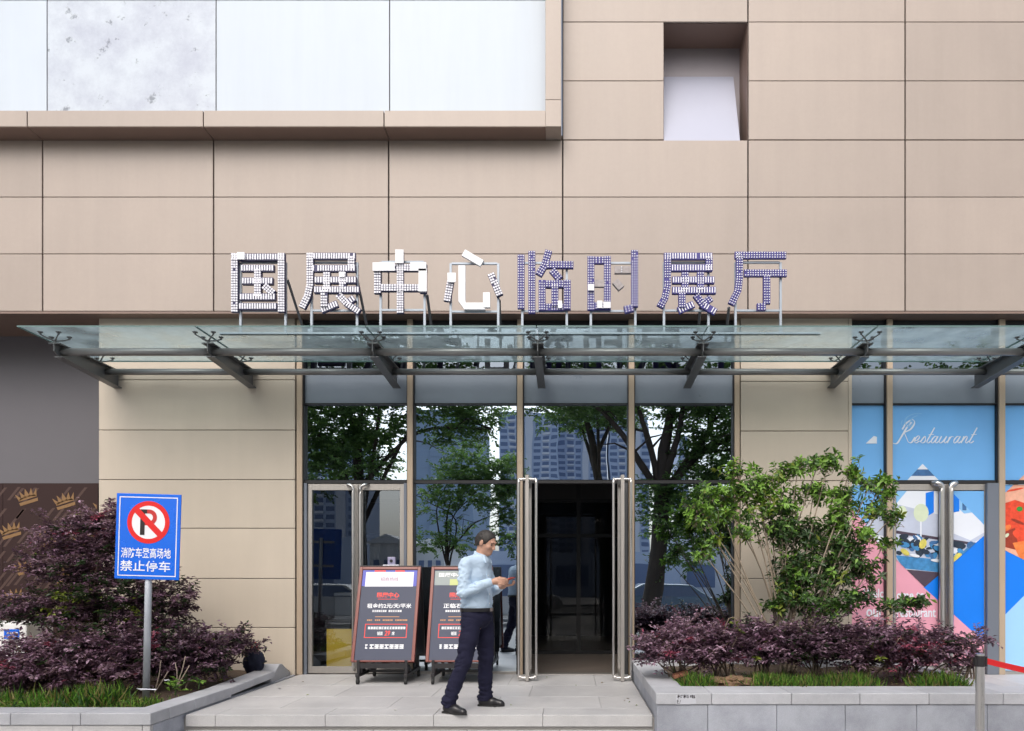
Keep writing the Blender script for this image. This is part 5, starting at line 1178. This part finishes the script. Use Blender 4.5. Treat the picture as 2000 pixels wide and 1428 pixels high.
tree('small round street tree mirrored beside the walking man', m0[0], y2, 3.0, 0.09, crown_at([(925, 905, 55, 34, 130), (985, 930, 44, 30, 90), (880, 950, 44, 34, 80), (940, 960, 60, 28, 100), (990, 985, 40, 40, 90), (850, 985, 40, 24, 50), (880, 1050, 36, 30, 50), (1000, 1040, 30, 40, 60), (835, 1060, 24, 20, 30)], y2), 62, [(1.2, 0, 2.2), (-0.8, 0.2, 1.8), (2.4, 0, 1.4), (0.2, 0.6, 2.6)], 0.16, 18)
y3 = -12.5; m0 = mir(1262, 1225, y3)
tree('thick trunked street tree mirrored in the right entrance pane', m0[0], y3, 5.6, 0.27, crown_at([(1380, 830, 66, 56, 210), (1330, 790, 50, 30, 110), (1400, 900, 60, 50, 180), (1360, 960, 60, 40, 140), (1310, 1010, 60, 40, 110), (1390, 1030, 50, 50, 120), (1180, 800, 44, 26, 90), (1080, 800, 50, 20, 80), (1250, 740, 110, 40, 200), (1420, 760, 90, 50, 200), (1100, 745, 90, 40, 120), (1500, 850, 80, 90, 200), (1280, 960, 40, 30, 60), (1330, 1090, 40, 26, 50)], y3), 63, [(1.7, 0.3, 1.6), (-1.2, 0.2, 2.2), (-2.8, 0.2, 1.8), (2.6, -0.4, 0.6), (0.6, 0.8, 2.4)], 0.15, lean=0.55)
y4 = -15.5; m0 = mir(1205, 1215, y4)
tree('leaning street tree mirrored above the open doorway', m0[0], y4, 6.6, 0.17, crown_at([(1150, 815, 60, 26, 90), (1210, 800, 50, 30, 90), (1130, 760, 90, 40, 130)], y4), 64, [(-1, 0, 1.4), (1, 0.3, 1.4), (0.1, 0.6, 1.8)], 0.16, lean=-0.9)
y5 = -14.0
for k, (x, sd) in enumerate(((8.5, 65), (13.5, 66), (-13.0, 67))):
    tree(('street tree behind the viewer facing the restaurant', 'outermost street tree on the restaurant side', 'outermost street tree on the left side')[k], x, y5, 5, 0.2, [((x + dx, y5 + dy, 6.2 + dz), (1.7, 1.7, 1.1), 150, None) for dx, dy, dz in ((-1, 0, 0), (1, 0.4, 0.4), (0, -0.6, 1.6), (0.4, 0.8, -0.8))], sd, [(-1, 0, 1.2), (1, 0.4, 1.5), (0, -0.6, 2.4)], 0.18)
# towers, office, marquees
M['towerwall'] = mat('tower_render', (0.50, 0.58, 0.74), 0.7); M['towerdark'] = mat('tower_window', (0.16, 0.22, 0.37), 0.3); M['towerblue'] = mat('office_glass', (0.30, 0.40, 0.54), 0.3); M['towerpale'] = mat('tower_pale_band', (0.72, 0.74, 0.8), 0.7)
def tower(label, px0, px1, pytop, y, depth, style):
    a = mir(px0, pytop, y); c = mir(px1, pytop, y); x0, x1, zt = a[0], c[0], a[2]
    t = thing('tower_block', label, 'tower', ((x0 + x1) / 2, y - depth / 2, GZ), 'tower blocks across the street')
    wl = MB(); wl.box(x0, x1, y - depth, y, GZ, zt)
    wl.build('wall', M['towerblue'] if style == 'office' else M['towerwall'], t)
    wn_ = MB(); bd = MB(); fh_ = 3.1; nf = int((zt - 4) / fh_); nb = max(3, int((x1 - x0) / 3.6)); w = (x1 - x0) / nb
    for i in range(nb):
        xx = x0 + i * w
        if style != 'office' and i % 4 == 3: bd.box(xx + 0.4, xx + w - 0.4, y, y + 1.2, 6, zt + 1.5); continue
        if style == 'office': bd.box(xx - 0.12, xx + 0.12, y, y + 0.3, 4, zt); continue
        for f in range(nf):
            z = 4 + f * fh_; wn_.add([(xx + 0.5, y + 0.05, z + 0.9), (xx + w - 0.5, y + 0.05, z + 0.9), (xx + w - 0.5, y + 0.05, z + 2.6), (xx + 0.5, y + 0.05, z + 2.6)], [(0, 3, 2, 1)])
            if i % 4 == 1: bd.box(xx + 0.2, xx + w - 0.2, y + 0.06, y + 1.1, z, z + 0.9)
    if style == 'office':
        for f in range(nf): bd.box(x0, x1, y + 0.01, y + 0.2, 4 + f * fh_, 4.35 + f * fh_)
    if wn_.f: wn_.build('windows', M['towerdark'], t)['kind'] = 'stuff'
    bd.build('facade_bands', M['towerblue'] if style == 'office' else M['towerpale'], t)['kind'] = 'stuff'
tower('tall grey tower block left of the pale one', 975, 1091, 806, -330, 22, 'flat'); tower('tall pale tower block', 1090, 1185, 800, -345, 22, 'flat'); tower('tall grey tower block to the right', 1190, 1268, 812, -340, 22, 'flat')
tower('blue glass office block across the street', 808, 925, 800, -190, 40, 'office'); tower('narrow grey tower on the far right', 1325, 1345, 850, -350, 20, 'flat'); tower('wide grey tower on the far left', 590, 700, 860, -260, 30, 'flat')
def low(label, px0, px1, pytop, y, m, roof):
    a = mir(px0, pytop, y); c = mir(px1, pytop, y)
    t = thing('low_building', label, 'building', ((a[0] + c[0]) / 2, y - 4, GZ), 'low buildings across the street')
    b = MB(); b.box(a[0], c[0], y - 8, y, GZ, a[2]); b.build('wall', m, t)
    if roof:
        b = MB(); xm = (a[0] + c[0]) / 2; h = (c[0] - a[0]) * 0.28
        b.prism([(a[0] - 0.3, a[2] + 0.01), (c[0] + 0.3, a[2] + 0.01), (xm, a[2] + h)], y - 8.2, y + 0.3, lambda u, v, w: (u, w, v)); b.build('roof', M['whitepaint'], t)
    b = MB()
    for k in range(3): u0 = a[0] + (c[0] - a[0]) * (0.12 + 0.3 * k); b.box(u0, u0 + (c[0] - a[0]) * 0.16, y, y + 0.05, 0.6, min(2.4, a[2] - 0.3))
    b.build('window_row', M['towerdark'], t)['kind'] = 'stuff'
low('white marquee hall with pitched roof, farther left', 722, 790, 1062, -34, M['whitepaint'], True); low('white marquee hall with pitched roof, nearer the small tree', 812, 868, 1068, -36, M['whitepaint'], True); low('long pale shop row below the towers', 905, 1330, 1075, -48, M['towerwall'], False); low('long grey shop row on the right', 1300, 1640, 1040, -50, M['towerpale'], False); low('grey shop row on the far left', 300, 700, 1050, -50, M['towerwall'], False)
def car(label, xc, yc, paint):
    t = thing('parked_car', label, 'car', (xc, yc, GZ), 'cars parked across the plaza')
    prof = [(-2.15, 0.35), (2.15, 0.35), (2.2, 0.7), (2.05, 0.88), (1.2, 0.98), (0.55, 1.42), (-1.1, 1.45), (-1.9, 1.0), (-2.2, 0.85)]
    b = MB(); b.prism([(xc + u, GZ + v) for u, v in prof], yc - 0.85, yc + 0.85, lambda u, v, w: (u, w, v)); b.build('body', paint, t, bevel=0.08, seg=3)
    for sy in (-1, 1):
        b = MB(); b.flat([(xc + 1.05, GZ + 1.0), (xc + 0.5, GZ + 1.36), (xc - 1.05, GZ + 1.38), (xc - 1.6, GZ + 1.02)][::sy], lambda u, v, sy=sy: (u, yc + sy * 0.856, v)); b.build('side_window', M['towerdark'], t)
    for sx in (-1.35, 1.35):
        for sy in (-0.8, 0.8):
            b = MB(); b.tube([(xc + sx, yc + sy - 0.1, GZ + 0.33), (xc + sx, yc + sy + 0.1, GZ + 0.33)], 0.33, 20); w = b.build('wheel', M['rubber'], t)
            b = MB(); b.tube([(xc + sx, yc + sy - 0.105, GZ + 0.33), (xc + sx, yc + sy + 0.105, GZ + 0.33)], 0.2, 14); b.build('rim', M['steelframe'], w)
carw = mat('white_car_paint', (0.7, 0.71, 0.73), 0.25, coat=0.6); carg = mat('blue_grey_car_paint', (0.16, 0.24, 0.34), 0.25, coat=0.6)
m_ = mir(975, 1150, -15.8); car('white car parked across the plaza by the small tree', m_[0], -15.6, carw); m_ = mir(1310, 1150, -15.8); car('blue grey car parked across the plaza on the right', m_[0], -15.6, carg); m_ = mir(660, 1150, -15.8); car('white car parked across the plaza on the left', m_[0], -15.6, carw)
# ------------------------------------------------------------------ the man: implicit surfaces meshed with surface nets
class SDF:
    def __init__(s, lo, hi, h):
        s.lo = np.array(lo, float); s.h = h; s.n = np.ceil((np.array(hi) - s.lo) / h).astype(int) + 1
        s.F = np.full(s.n, 1.0, np.float32)
    def region(s, lo, hi):
        a = np.clip(np.floor((np.array(lo) - s.lo) / s.h).astype(int), 0, s.n); b = np.clip(np.ceil((np.array(hi) - s.lo) / s.h).astype(int) + 1, 0, s.n)
        sl = tuple(slice(i, j) for i, j in zip(a, b)); ax = [s.lo[k] + s.h * np.arange(a[k], b[k]) for k in range(3)]
        return sl, np.meshgrid(*ax, indexing='ij')
    def blend(s, sl, D, k):
        f = s.F[sl]; D = D.astype(np.float32); h = np.clip(0.5 + 0.5 * (f - D) / k, 0, 1); s.F[sl] = f * (1 - h) + D * h - k * h * (1 - h)
    def cone(s, a, b, ra, rb, k=0.02):
        a, b = np.array(a, float), np.array(b, float); m = max(ra, rb) + 4 * k + 0.03
        sl, (x, y, z) = s.region(np.minimum(a, b) - m, np.maximum(a, b) + m)
        if x.size == 0: return s
        ab = b - a; t = np.clip(((x - a[0]) * ab[0] + (y - a[1]) * ab[1] + (z - a[2]) * ab[2]) / max(ab @ ab, 1e-9), 0, 1)
        d = np.sqrt((x - a[0] - t * ab[0]) ** 2 + (y - a[1] - t * ab[1]) ** 2 + (z - a[2] - t * ab[2]) ** 2) - (ra + (rb - ra) * t)
        s.blend(sl, d, k); return s
    def chain(s, pts, rs, k=0.015):
        for i in range(len(pts) - 1): s.cone(pts[i], pts[i + 1], rs[i], rs[i + 1], k)
        return s
    def ell(s, c, r, ax=None, k=0.02, cut=False):
        c, r = np.array(c, float), np.array(r, float); m = r.max() + 4 * k + 0.03; sl, (x, y, z) = s.region(c - m, c + m)
        A = np.eye(3) if ax is None else np.array(ax); p = [(x - c[0]) * A[i][0] + (y - c[1]) * A[i][1] + (z - c[2]) * A[i][2] for i in range(3)]
        k0 = np.sqrt(sum((p[i] / r[i]) ** 2 for i in range(3))); k1 = np.sqrt(sum((p[i] / r[i] ** 2) ** 2 for i in range(3))); d = k0 * (k0 - 1) / np.maximum(k1, 1e-6)
        if cut: s.F[sl] = np.maximum(s.F[sl], -d)
        else: s.blend(sl, d, k)
        return s
    def plane(s, p, n):                    # keep what lies behind the plane (n points out)
        n = np.array(n, float); n /= np.linalg.norm(n); _, (x, y, z) = s.region(s.lo, s.lo + s.h * s.n)
        d = ((x - p[0]) * n[0] + (y - p[1]) * n[1] + (z - p[2]) * n[2]).astype(np.float32); s.F = np.maximum(s.F, d[:s.n[0], :s.n[1], :s.n[2]]); return s
    def mesh(s, name, m, parent, wr=None):
        f = s.F; sg = f < 0; sh = tuple(k - 1 for k in f.shape)
        cs = [sg[i:i + sh[0], j:j + sh[1], k:k + sh[2]] for i in (0, 1) for j in (0, 1) for k in (0, 1)]
        cnt = sum(c.astype(np.int8) for c in cs); act = (cnt > 0) & (cnt < 8); I = np.argwhere(act); idx = np.full(sh, -1, np.int64); idx[act] = np.arange(len(I))
        off = np.array([(i, j, k) for i in (0, 1) for j in (0, 1) for k in (0, 1)]); val = np.stack([f[I[:, 0] + o[0], I[:, 1] + o[1], I[:, 2] + o[2]] for o in off], 1)
        acc = np.zeros((len(I), 3)); n = np.zeros(len(I))
        for a in range(8):
            for b in range(a + 1, 8):
                if abs(off[a] - off[b]).sum() != 1: continue
                va, vb = val[:, a], val[:, b]; q = (va < 0) != (vb < 0); t = np.where(q, va / np.where(q, va - vb, 1), 0)
                acc += np.where(q[:, None], off[a] + t[:, None] * (off[b] - off[a]), 0); n += q
        V = s.lo + s.h * (I + acc / n[:, None]); quads = []
        for ax in range(3):
            o = [1, 1, 1]; o[ax] = 0; A = [slice(None)] * 3; B = [slice(None)] * 3; A[ax] = slice(0, -1); B[ax] = slice(1, None)
            ch = sg[tuple(A)] != sg[tuple(B)]; P = np.argwhere(ch); u, v = [k for k in range(3) if k != ax]
            P = P[(P[:, u] > 0) & (P[:, v] > 0) & (P[:, u] < sh[u]) & (P[:, v] < sh[v])]
            du = np.zeros(3, int); dv = np.zeros(3, int); du[u] = 1; dv[v] = 1
            g = lambda Q: idx[Q[:, 0], Q[:, 1], Q[:, 2]]
            q = np.stack([g(P - du - dv), g(P - dv), g(P), g(P - du)], 1); ins = sg[P[:, 0], P[:, 1], P[:, 2]]
            flip = ins if ax != 1 else ~ins
            q[~flip] = q[~flip][:, ::-1]; quads.append(q)
        Q = np.concatenate(quads); Q = Q[(Q >= 0).all(1)]
        if wr is not None: V = wr(V)
        b = MB(); b.v = V.tolist(); b.f = Q.tolist(); b.mi = [0] * len(Q)
        return b.build(name, m, parent, smooth=True)
f_ = np.array([0.906, -0.423, 0]); a_ = np.array([-0.423, -0.906, 0]); up_ = np.array([0, 0, 1.0])      # facing, towards his right hand, up
man = None
c0 = np.array([-0.925, -2.5, 0])
rsh, lsh = np.array([-1.005, -2.665, 1.405]), np.array([-0.85, -2.335, 1.41])
rel, lel = np.array([-1.02, -2.715, 1.135]), np.array([-0.80, -2.29, 1.14])
rwr, lwr = np.array([-0.775, -2.685, 1.232]), np.array([-0.70, -2.47, 1.185])
neck = np.array([-0.872, -2.52, 1.475]); head = np.array([-0.815, -2.545, 1.615])
rhip, lhip = np.array([-0.955, -2.59, 0.88]), np.array([-0.875, -2.415, 0.88])
rkn, lkn = np.array([-1.02, -2.66, 0.49]), np.array([-0.845, -2.375, 0.485])
ran, lan = np.array([-1.155, -2.71, 0.10]), np.array([-0.86, -2.33, 0.09])
HX = (f_ * 0.92 - up_ * 0.39); HX /= np.linalg.norm(HX); HY = a_; HZ = np.cross(HX, HY); HZ = HZ if HZ[2] > 0 else -HZ; HA = [HX, HY, HZ]
hp = lambda u, v, w: head + HX * u + HY * v + HZ * w
skin = mat('skin', (0.48, 0.27, 0.19), 0.5, var=0.06, vscale=12); M['shirt'] = mat('light_blue_shirt', (0.45, 0.57, 0.70), 0.85, var=0.04, vscale=5, fine=0.03, fscale=220, bump=0.9, bscale=7, stretch=(1, 1, 2.2)); M['trousers'] = mat('navy_trousers', (0.013, 0.013, 0.032), 0.85, spec=0.2, var=0.12, vscale=4, bump=0.7, bscale=6, stretch=(1, 1, 2.0))
M['shoe'] = mat('black_leather', (0.012, 0.011, 0.013), 0.3); M['hair'] = mat('dark_hair', (0.022, 0.018, 0.016), 0.6, var=0.3, vscale=60); M['eye'] = mat('eye_white', (0.40, 0.34, 0.31), 0.3); M['phonecase'] = mat('red_phone_case', (0.42, 0.05, 0.03), 0.4)
B = SDF((-1.35, -2.95, 0.02), (-0.5, -2.15, 1.78), 0.005)
# head and face
B.ell(hp(-0.012, 0, 0.022), (0.093, 0.074, 0.088), HA, 0.02); B.ell(hp(0.03, 0, -0.035), (0.060, 0.056, 0.075), HA, 0.03); B.ell(hp(0.068, 0, -0.085), (0.022, 0.028, 0.022), HA, 0.02)
B.cone(hp(0.078, 0, 0.02), hp(0.102, 0, -0.022), 0.010, 0.013, 0.012); B.ell(hp(0.092, 0, -0.028), (0.012, 0.018, 0.009), HA, 0.008)
B.ell(hp(0.080, 0, 0.030), (0.012, 0.050, 0.010), HA, 0.012); B.ell(hp(0.082, 0, -0.055), (0.011, 0.024, 0.007), HA, 0.006); B.ell(hp(0.080, 0, -0.067), (0.010, 0.020, 0.007), HA, 0.006)
for s in (-1, 1):
    B.ell(hp(0.058, s * 0.040, -0.022), (0.025, 0.022, 0.022), HA, 0.015); B.ell(hp(-0.01, s * 0.077, -0.005), (0.020, 0.009, 0.032), HA, 0.006); B.ell(hp(0.083, s * 0.031, 0.008), (0.012, 0.016, 0.010), HA, cut=True)
B.cone(hp(-0.02, 0, -0.05), neck - up_ * 0.02, 0.056, 0.062, 0.03)
# trunk and limbs (under the clothes)
B.cone(rsh, lsh, 0.038, 0.038, 0.02); B.ell(c0 + [0, 0, 1.28], (0.10, 0.145, 0.20), [f_, a_, up_], 0.03); B.ell(c0 + [0.005, 0, 1.02], (0.105, 0.145, 0.2), [f_, a_, up_], 0.04); B.ell(c0 + [0.01, 0, 0.90], (0.105, 0.145, 0.13), [f_, a_, up_], 0.04)
for h_, k_, n_ in ((rhip, rkn, ran), (lhip, lkn, lan)): B.chain([h_, k_, n_], [0.08, 0.052, 0.042], 0.03); B.cone(n_ - [0, 0, 0.03], n_ + f_ * 0.08 - [0, 0, 0.055], 0.030, 0.018)
for s_, e_, w_ in ((rsh, rel, rwr), (lsh, lel, lwr)): B.chain([s_, e_, w_], [0.034, 0.034, 0.027], 0.012)
# hands round the phone
pc = np.array([-0.610, -2.60, 1.258]); pu = f_ * 0.93 + up_ * 0.28; pu /= np.linalg.norm(pu); pn = up_ * 0.93 - f_ * 0.28; pv = np.cross(pn, pu)
RP = rwr + np.array([0.065, 0.012, 0.012]); B.cone(rwr, RP, 0.027, 0.030, 0.01); B.ell(RP + [0.012, 0, 0.002], (0.045, 0.018, 0.036), None, 0.01)
for i in range(4):
    b0 = RP + np.array([0.045, -0.016 + 0.0, 0.024 - 0.017 * i]); r = 0.0092 - 0.0004 * i; ln = (0.036, 0.040, 0.038, 0.030)[i]
    b1 = b0 + np.array([ln, -0.004 + 0.004 * i, -0.004]); b2 = b1 + np.array([0.022, 0.022, -0.004]); b3 = b2 + np.array([0.004, 0.022, 0.0])
    B.chain([b0 - [0.02, 0, 0], b0, b1, b2, b3], [r, r, r * 0.95, r * 0.88, r * 0.78], 0.004)
B.chain([RP + [-0.01, 0.012, 0.02], RP + [0.03, 0.03, 0.034], pc + pn * 0.018 - pu * 0.015 + pv * 0.0], [0.012, 0.011, 0.009], 0.006)
LP = lwr + np.array([0.045, -0.05, 0.012]); B.cone(lwr, LP, 0.026, 0.028, 0.01); B.ell(LP + [0.022, -0.012, 0.008], (0.045, 0.034, 0.018), None, 0.01)
for i in range(4):
    b0 = LP + np.array([0.06, 0.012 - 0.018 * i, 0.010 - 0.004 * (i == 3)]); ln = (0.030, 0.036, 0.033, 0.026)[i]; r = 0.009
    b1 = b0 + np.array([ln, -0.010, 0.004]); b2 = b1 + np.array([0.014, -0.012, 0.018]); b3 = b2 + np.array([-0.002, -0.006, 0.018])
    B.chain([b0 - [0.02, 0, 0], b0, b1, b2, b3], [r, r, r * 0.95, r * 0.88, r * 0.78], 0.004)
B.chain([LP + [0.0, 0.02, 0.01], LP + [0.035, 0.034, 0.03], pc + pv * 0.036 + pn * 0.012], [0.012, 0.011, 0.009], 0.006)
man = B.mesh('person', skin, None); tag(man, 'man in a light blue shirt and navy trousers walking with a phone in both hands', 'person')
# shirt
def wrinkle(amp, sc, seed, fade=None, crease=None):
    def w(V):
        out = V.copy()
        for i in range(len(V)):
            p = Vector(V[i]); q = Vector((p.x * sc[0] + seed, p.y * sc[1], p.z * sc[2])); n = 0.5 * noise.noise(q) + 0.9 * (0.35 - abs(noise.noise(q * 1.3 + Vector((5, 2, 1))))) + 0.3 * (0.3 - abs(noise.noise(q * 2.7))); k = amp * (fade(V[i]) if fade else 1)
            if crease: n += crease(p)
            g = noise.noise_vector(q * 0.5)
            out[i] = V[i] + np.array([n, n * 0.6 + g[1] * 0.2, g[2] * 0.25]) * k
        return out
    return w
def ridge(t): return max(0.0, 1 - abs((t % 1.0) - 0.5) * 3.2)
def near(p, c, r): return max(0.0, 1 - ((p.x - c[0]) ** 2 + (p.y - c[1]) ** 2 + (p.z - c[2]) ** 2) ** 0.5 / r)
def shirt_crease(p):               # folds: gathered above the belt, drawn at the elbows and across the back
    w = 0.6 * noise.noise(p * 5)
    return 0.45 * max(0, 1 - abs(p.z - 1.02) / 0.10) * ridge(p.x * 9 + p.y * 5 + p.z * 5 + w) + 0.7 * near(p, rel, 0.13) * ridge((p.z - p.x) * 17 + w) + 0.4 * near(p, rsh - [0, 0, 0.12], 0.16) * ridge((p.z + p.x * 0.8) * 13 + w) + 0.35 * near(p, (-0.86, -2.62, 1.15), 0.2) * ridge((p.z * 0.8 - p.x) * 12 + w) + 0.4 * near(p, rel * 0.5 + rwr * 0.5, 0.1) * ridge((p.x + p.z * 0.3) * 20 + w)
def leg_crease(p):
    w = 0.7 * noise.noise(p * 4)
    return 0.6 * near(p, rkn - [0.03, 0, 0], 0.17) * ridge((p.z - p.x * 0.5) * 14 + w) + 0.5 * near(p, lkn, 0.16) * ridge((p.z + p.x * 0.3) * 14 + w) + 0.6 * near(p, (-0.9, -2.5, 0.8), 0.2) * ridge((p.z - p.x * 0.9) * 12 + w) + 0.7 * max(0, 1 - abs(p.z - 0.14) / 0.1) * ridge(p.z * 19 + p.x * 4 + w)
H = SDF((-1.25, -2.92, 0.90), (-0.6, -2.12, 1.60), 0.006)
H.ell(c0 + [0.004, 0, 1.29], (0.128, 0.192, 0.19), [f_, a_, up_], 0.03); H.ell(c0 + [0.006, 0, 1.12], (0.138, 0.176, 0.20), [f_, a_, up_], 0.05); H.ell(c0 + [0.01, 0, 0.98], (0.135, 0.168, 0.16), [f_, a_, up_], 0.05)
H.chain([neck - up_ * 0.035, rsh + [0.01, 0.02, 0.01]], [0.072, 0.064], 0.05); H.chain([neck - up_ * 0.035, lsh + [0, -0.02, 0.01]], [0.072, 0.064], 0.05)
for s_, e_, w_ in ((rsh, rel, rwr), (lsh, lel, lwr)): m_ = e_ * 0.45 + w_ * 0.55; H.chain([s_, s_ * 0.4 + e_ * 0.6, e_, m_, w_], [0.060, 0.058, 0.053, 0.048, 0.040], 0.018)
H.cone(neck - up_ * 0.02, neck + up_ * 0.022 + f_ * 0.006, 0.066, 0.066, 0.012)
H.plane((0, 0, 0.962), (0, 0, -1)); nd = unit(np.array([neck + up_ * 0.045 - (neck - up_ * 0.02)]))[0]; 
H.plane(neck + up_ * 0.038, up_ * 0.94 - f_ * (-0.34))
fd = lambda v: 1.0 if v[2] < 1.4 else 0.5
H.mesh('shirt', M['shirt'], man, wrinkle(0.022, (7, 7, 15), 3, fd, shirt_crease))
K = SDF((-1.02, -2.68, 1.40), (-0.70, -2.36, 1.58), 0.004)       # collar: a band with two points
K.cone(neck - up_ * 0.012 - f_ * 0.006, neck + up_ * 0.03, 0.075, 0.071, 0.01); K.cone(neck + f_ * 0.05 + a_ * 0.035 + up_ * 0.005, neck + f_ * 0.088 + a_ * 0.052 - up_ * 0.055, 0.022, 0.008, 0.012); K.cone(neck + f_ * 0.05 - a_ * 0.035 + up_ * 0.005, neck + f_ * 0.088 - a_ * 0.05 - up_ * 0.055, 0.022, 0.008, 0.012)
K.plane(neck + up_ * 0.045, up_ * 0.94 + f_ * 0.34); K.plane(neck - up_ * 0.02 - f_ * 0.0, -up_ * 1 - f_ * 0.9); K.mesh('collar', M['shirt'], man)
for e_, w_, nm in ((rel, rwr, 1), (lel, lwr, 2)):
    d_ = unit(np.array([w_ - e_]))[0]; b = MB(); b.tube([w_ - d_ * 0.055, w_ - d_ * 0.05, w_ + d_ * 0.008, w_ + d_ * 0.012], [0.040, 0.0455, 0.043, 0.036], 20); b.build('cuff', M['shirt'], man, smooth=True)
b = MB(); b.tube([c0 + f_ * 0.137 + np.array([0, 0, z]) + a_ * 0.004 for z in (1.0, 1.1, 1.2, 1.3)], 0.0, 4) if False else None
# placket and buttons down the front
def front(z): # front surface of the shirt along the facing direction
    t = [(0.97, 0.146), (1.05, 0.150), (1.15, 0.148), (1.25, 0.142), (1.33, 0.128), (1.40, 0.10)]
    zs, rs = zip(*t); return c0 + f_ * float(np.interp(z, zs, rs)) + np.array([0.006, 0, z])
pts = [front(z) for z in np.linspace(0.97, 1.40, 12)]
b = MB()
for p, q in zip(pts, pts[1:]):
    f4 = [p + a_ * 0.016, p - a_ * 0.016, q - a_ * 0.016, q + a_ * 0.016]; b.add([v for v in f4] + [v - f_ * 0.01 for v in f4], [(0, 1, 2, 3), (0, 3, 7, 4), (1, 5, 6, 2)])
b.build('placket', M['shirt'], man)
b = MB()
for z in (1.03, 1.12, 1.21, 1.30): b.disc(front(z) + f_ * 0.002, f_, 0.006, 10, 0.004)
b.build('button', M['printwhite'], man)
# trousers
T = SDF((-1.35, -2.90, 0.03), (-0.6, -2.15, 1.03), 0.006)
T.ell(c0 + [0.012, 0, 0.90], (0.140, 0.176, 0.125), [f_, a_, up_], 0.03); T.ell(c0 + [0.010, 0, 0.99], (0.143, 0.172, 0.09), [f_, a_, up_], 0.03)
for h_, k_, n_, tw_ in ((rhip, rkn, ran, 0.02), (lhip, lkn, lan, 0.0)):
    mt_ = h_ * 0.5 + k_ * 0.5 + f_ * 0.012; T.chain([h_, mt_, k_, k_ * 0.5 + n_ * 0.5, n_ + [0, 0, 0.02], n_ - [0, 0, 0.04]], [0.104, 0.089, 0.074, 0.069, 0.066, 0.067], 0.02)
T.plane((0, 0, 0.985), (0, 0, 1))
SL = T.F; T.plane((0, 0, 0.055), (0, 0, -1))
fd2 = lambda v: 1.3 if v[2] < 0.25 else (1.1 if 0.4 < v[2] < 0.6 or v[2] > 0.75 else 0.6)
T.mesh('trousers', M['trousers'], man, wrinkle(0.018, (7, 7, 14), 9, fd2, leg_crease))
b = MB(); n = 40; vs = []
for k in range(n):
    an = 2 * math.pi * k / n; p = c0 + np.array([0.011, 0, 0]) + f_ * 0.151 * math.cos(an) + a_ * 0.181 * math.sin(an); vs += [p + up_ * 0.953, p + up_ * 0.987]
b.add(vs, [(2 * k, 2 * ((k + 1) % n), 2 * ((k + 1) % n) + 1, 2 * k + 1) for k in range(n)]); b.build('belt', M['shoe'], man, smooth=True)
p = c0 + f_ * 0.164 + np.array([0.011, 0, 0.97]); b = MB(); b.box(-0.02, 0.02, -0.004, 0.004, -0.016, 0.016, lambda u, v, w: tuple(p + a_ * u + f_ * v + up_ * w)); b.build('buckle', M['steel'], man)
# shoes
def shoe(an, d, heel):
    d = unit(np.array([d]))[0]; s = np.cross(up_, d); hl = np.array(heel, float); q = SDF(hl - [0.38, 0.38, 0.03], hl + [0.38, 0.38, 0.2], 0.0055)
    q.cone(hl + d * 0.045 + up_ * 0.045, hl + d * 0.14 + up_ * 0.04, 0.042, 0.046, 0.02); q.cone(hl + d * 0.14 + up_ * 0.038, hl + d * 0.225 + up_ * 0.028, 0.047, 0.034, 0.02); q.cone(hl + d * 0.05 + up_ * 0.06, an * 1.0 - up_ * 0.01, 0.04, 0.04, 0.02); q.ell(hl + d * 0.235 + up_ * 0.022, (0.035, 0.032, 0.022), [d, s, up_], 0.02)
    q.plane(hl + up_ * 0.004, -up_); q.plane(np.array([0, 0, hl[2] + 0.105]), up_); o = q.mesh('shoe', M['shoe'], man)
    b = MB(); pr_ = [(0.0, -0.03), (0.02, -0.04), (0.09, -0.036), (0.16, -0.049), (0.22, -0.042), (0.268, -0.012), (0.268, 0.012), (0.22, 0.042), (0.16, 0.049), (0.09, 0.036), (0.02, 0.04), (0.0, 0.03)]
    b.prism(pr_, 0, 0.016, lambda u, v, w: tuple(hl + d * u + s * v + up_ * w)); b.build('sole', M['rubber'], o)
shoe(ran, f_ * 0.85 + np.array([0.2, -0.2, 0]), (-1.205, -2.685, 0.002)); shoe(lan, np.array([1, -0.1, 0]), (-0.925, -2.325, 0.002))
# hair, eyes, brows
Hh = SDF(head - 0.17, head + 0.17, 0.004); Hh.ell(hp(-0.016, 0, 0.028), (0.100, 0.082, 0.093), HA, 0.01); Hh.ell(hp(-0.045, 0, 0.0), (0.076, 0.080, 0.085), HA, 0.02)
Hh.plane(hp(0.055, 0, 0.05), HX * 0.93 - HZ * 0.36); Hh.plane(hp(-0.02, 0, -0.035), -HZ * 0.9 + HX * 0.45)
Hh.mesh('hair', M['hair'], man, wrinkle(0.006, (50, 50, 50), 5))
for s in (-1, 1):
    b = MB(); b.ball(hp(0.068, s * 0.031, 0.008), 0.011, 12, 8); e = b.build('eye', M['eye'], man, smooth=True); b = MB(); b.ball(hp(0.0795, s * 0.031, 0.006), 0.0055, 8, 6); b.build('iris', M['hair'], e)
    b = MB(); b.tube([hp(0.088, s * 0.014, 0.026), hp(0.088, s * 0.032, 0.032), hp(0.076, s * 0.05, 0.026)], [0.003, 0.004, 0.002], 6); b.build('eyebrow', M['hair'], man)
# phone
ph = MB(); ph.box(-0.072, 0.072, -0.036, 0.036, -0.0045, 0.0045, lambda u, v, w: tuple(pc + pu * u + pv * v + pn * w)); po = ph.build('phone', M['phonecase'], bevel=0.003); tag(po, 'phone in a reddish case held by the man in the blue shirt', 'phone')
b = MB(); b.box(-0.066, 0.066, -0.032, 0.032, 0.0046, 0.0054, lambda u, v, w: tuple(pc + pu * u + pv * v + pn * w)); b.build('screen', M['blackmetal'], po)
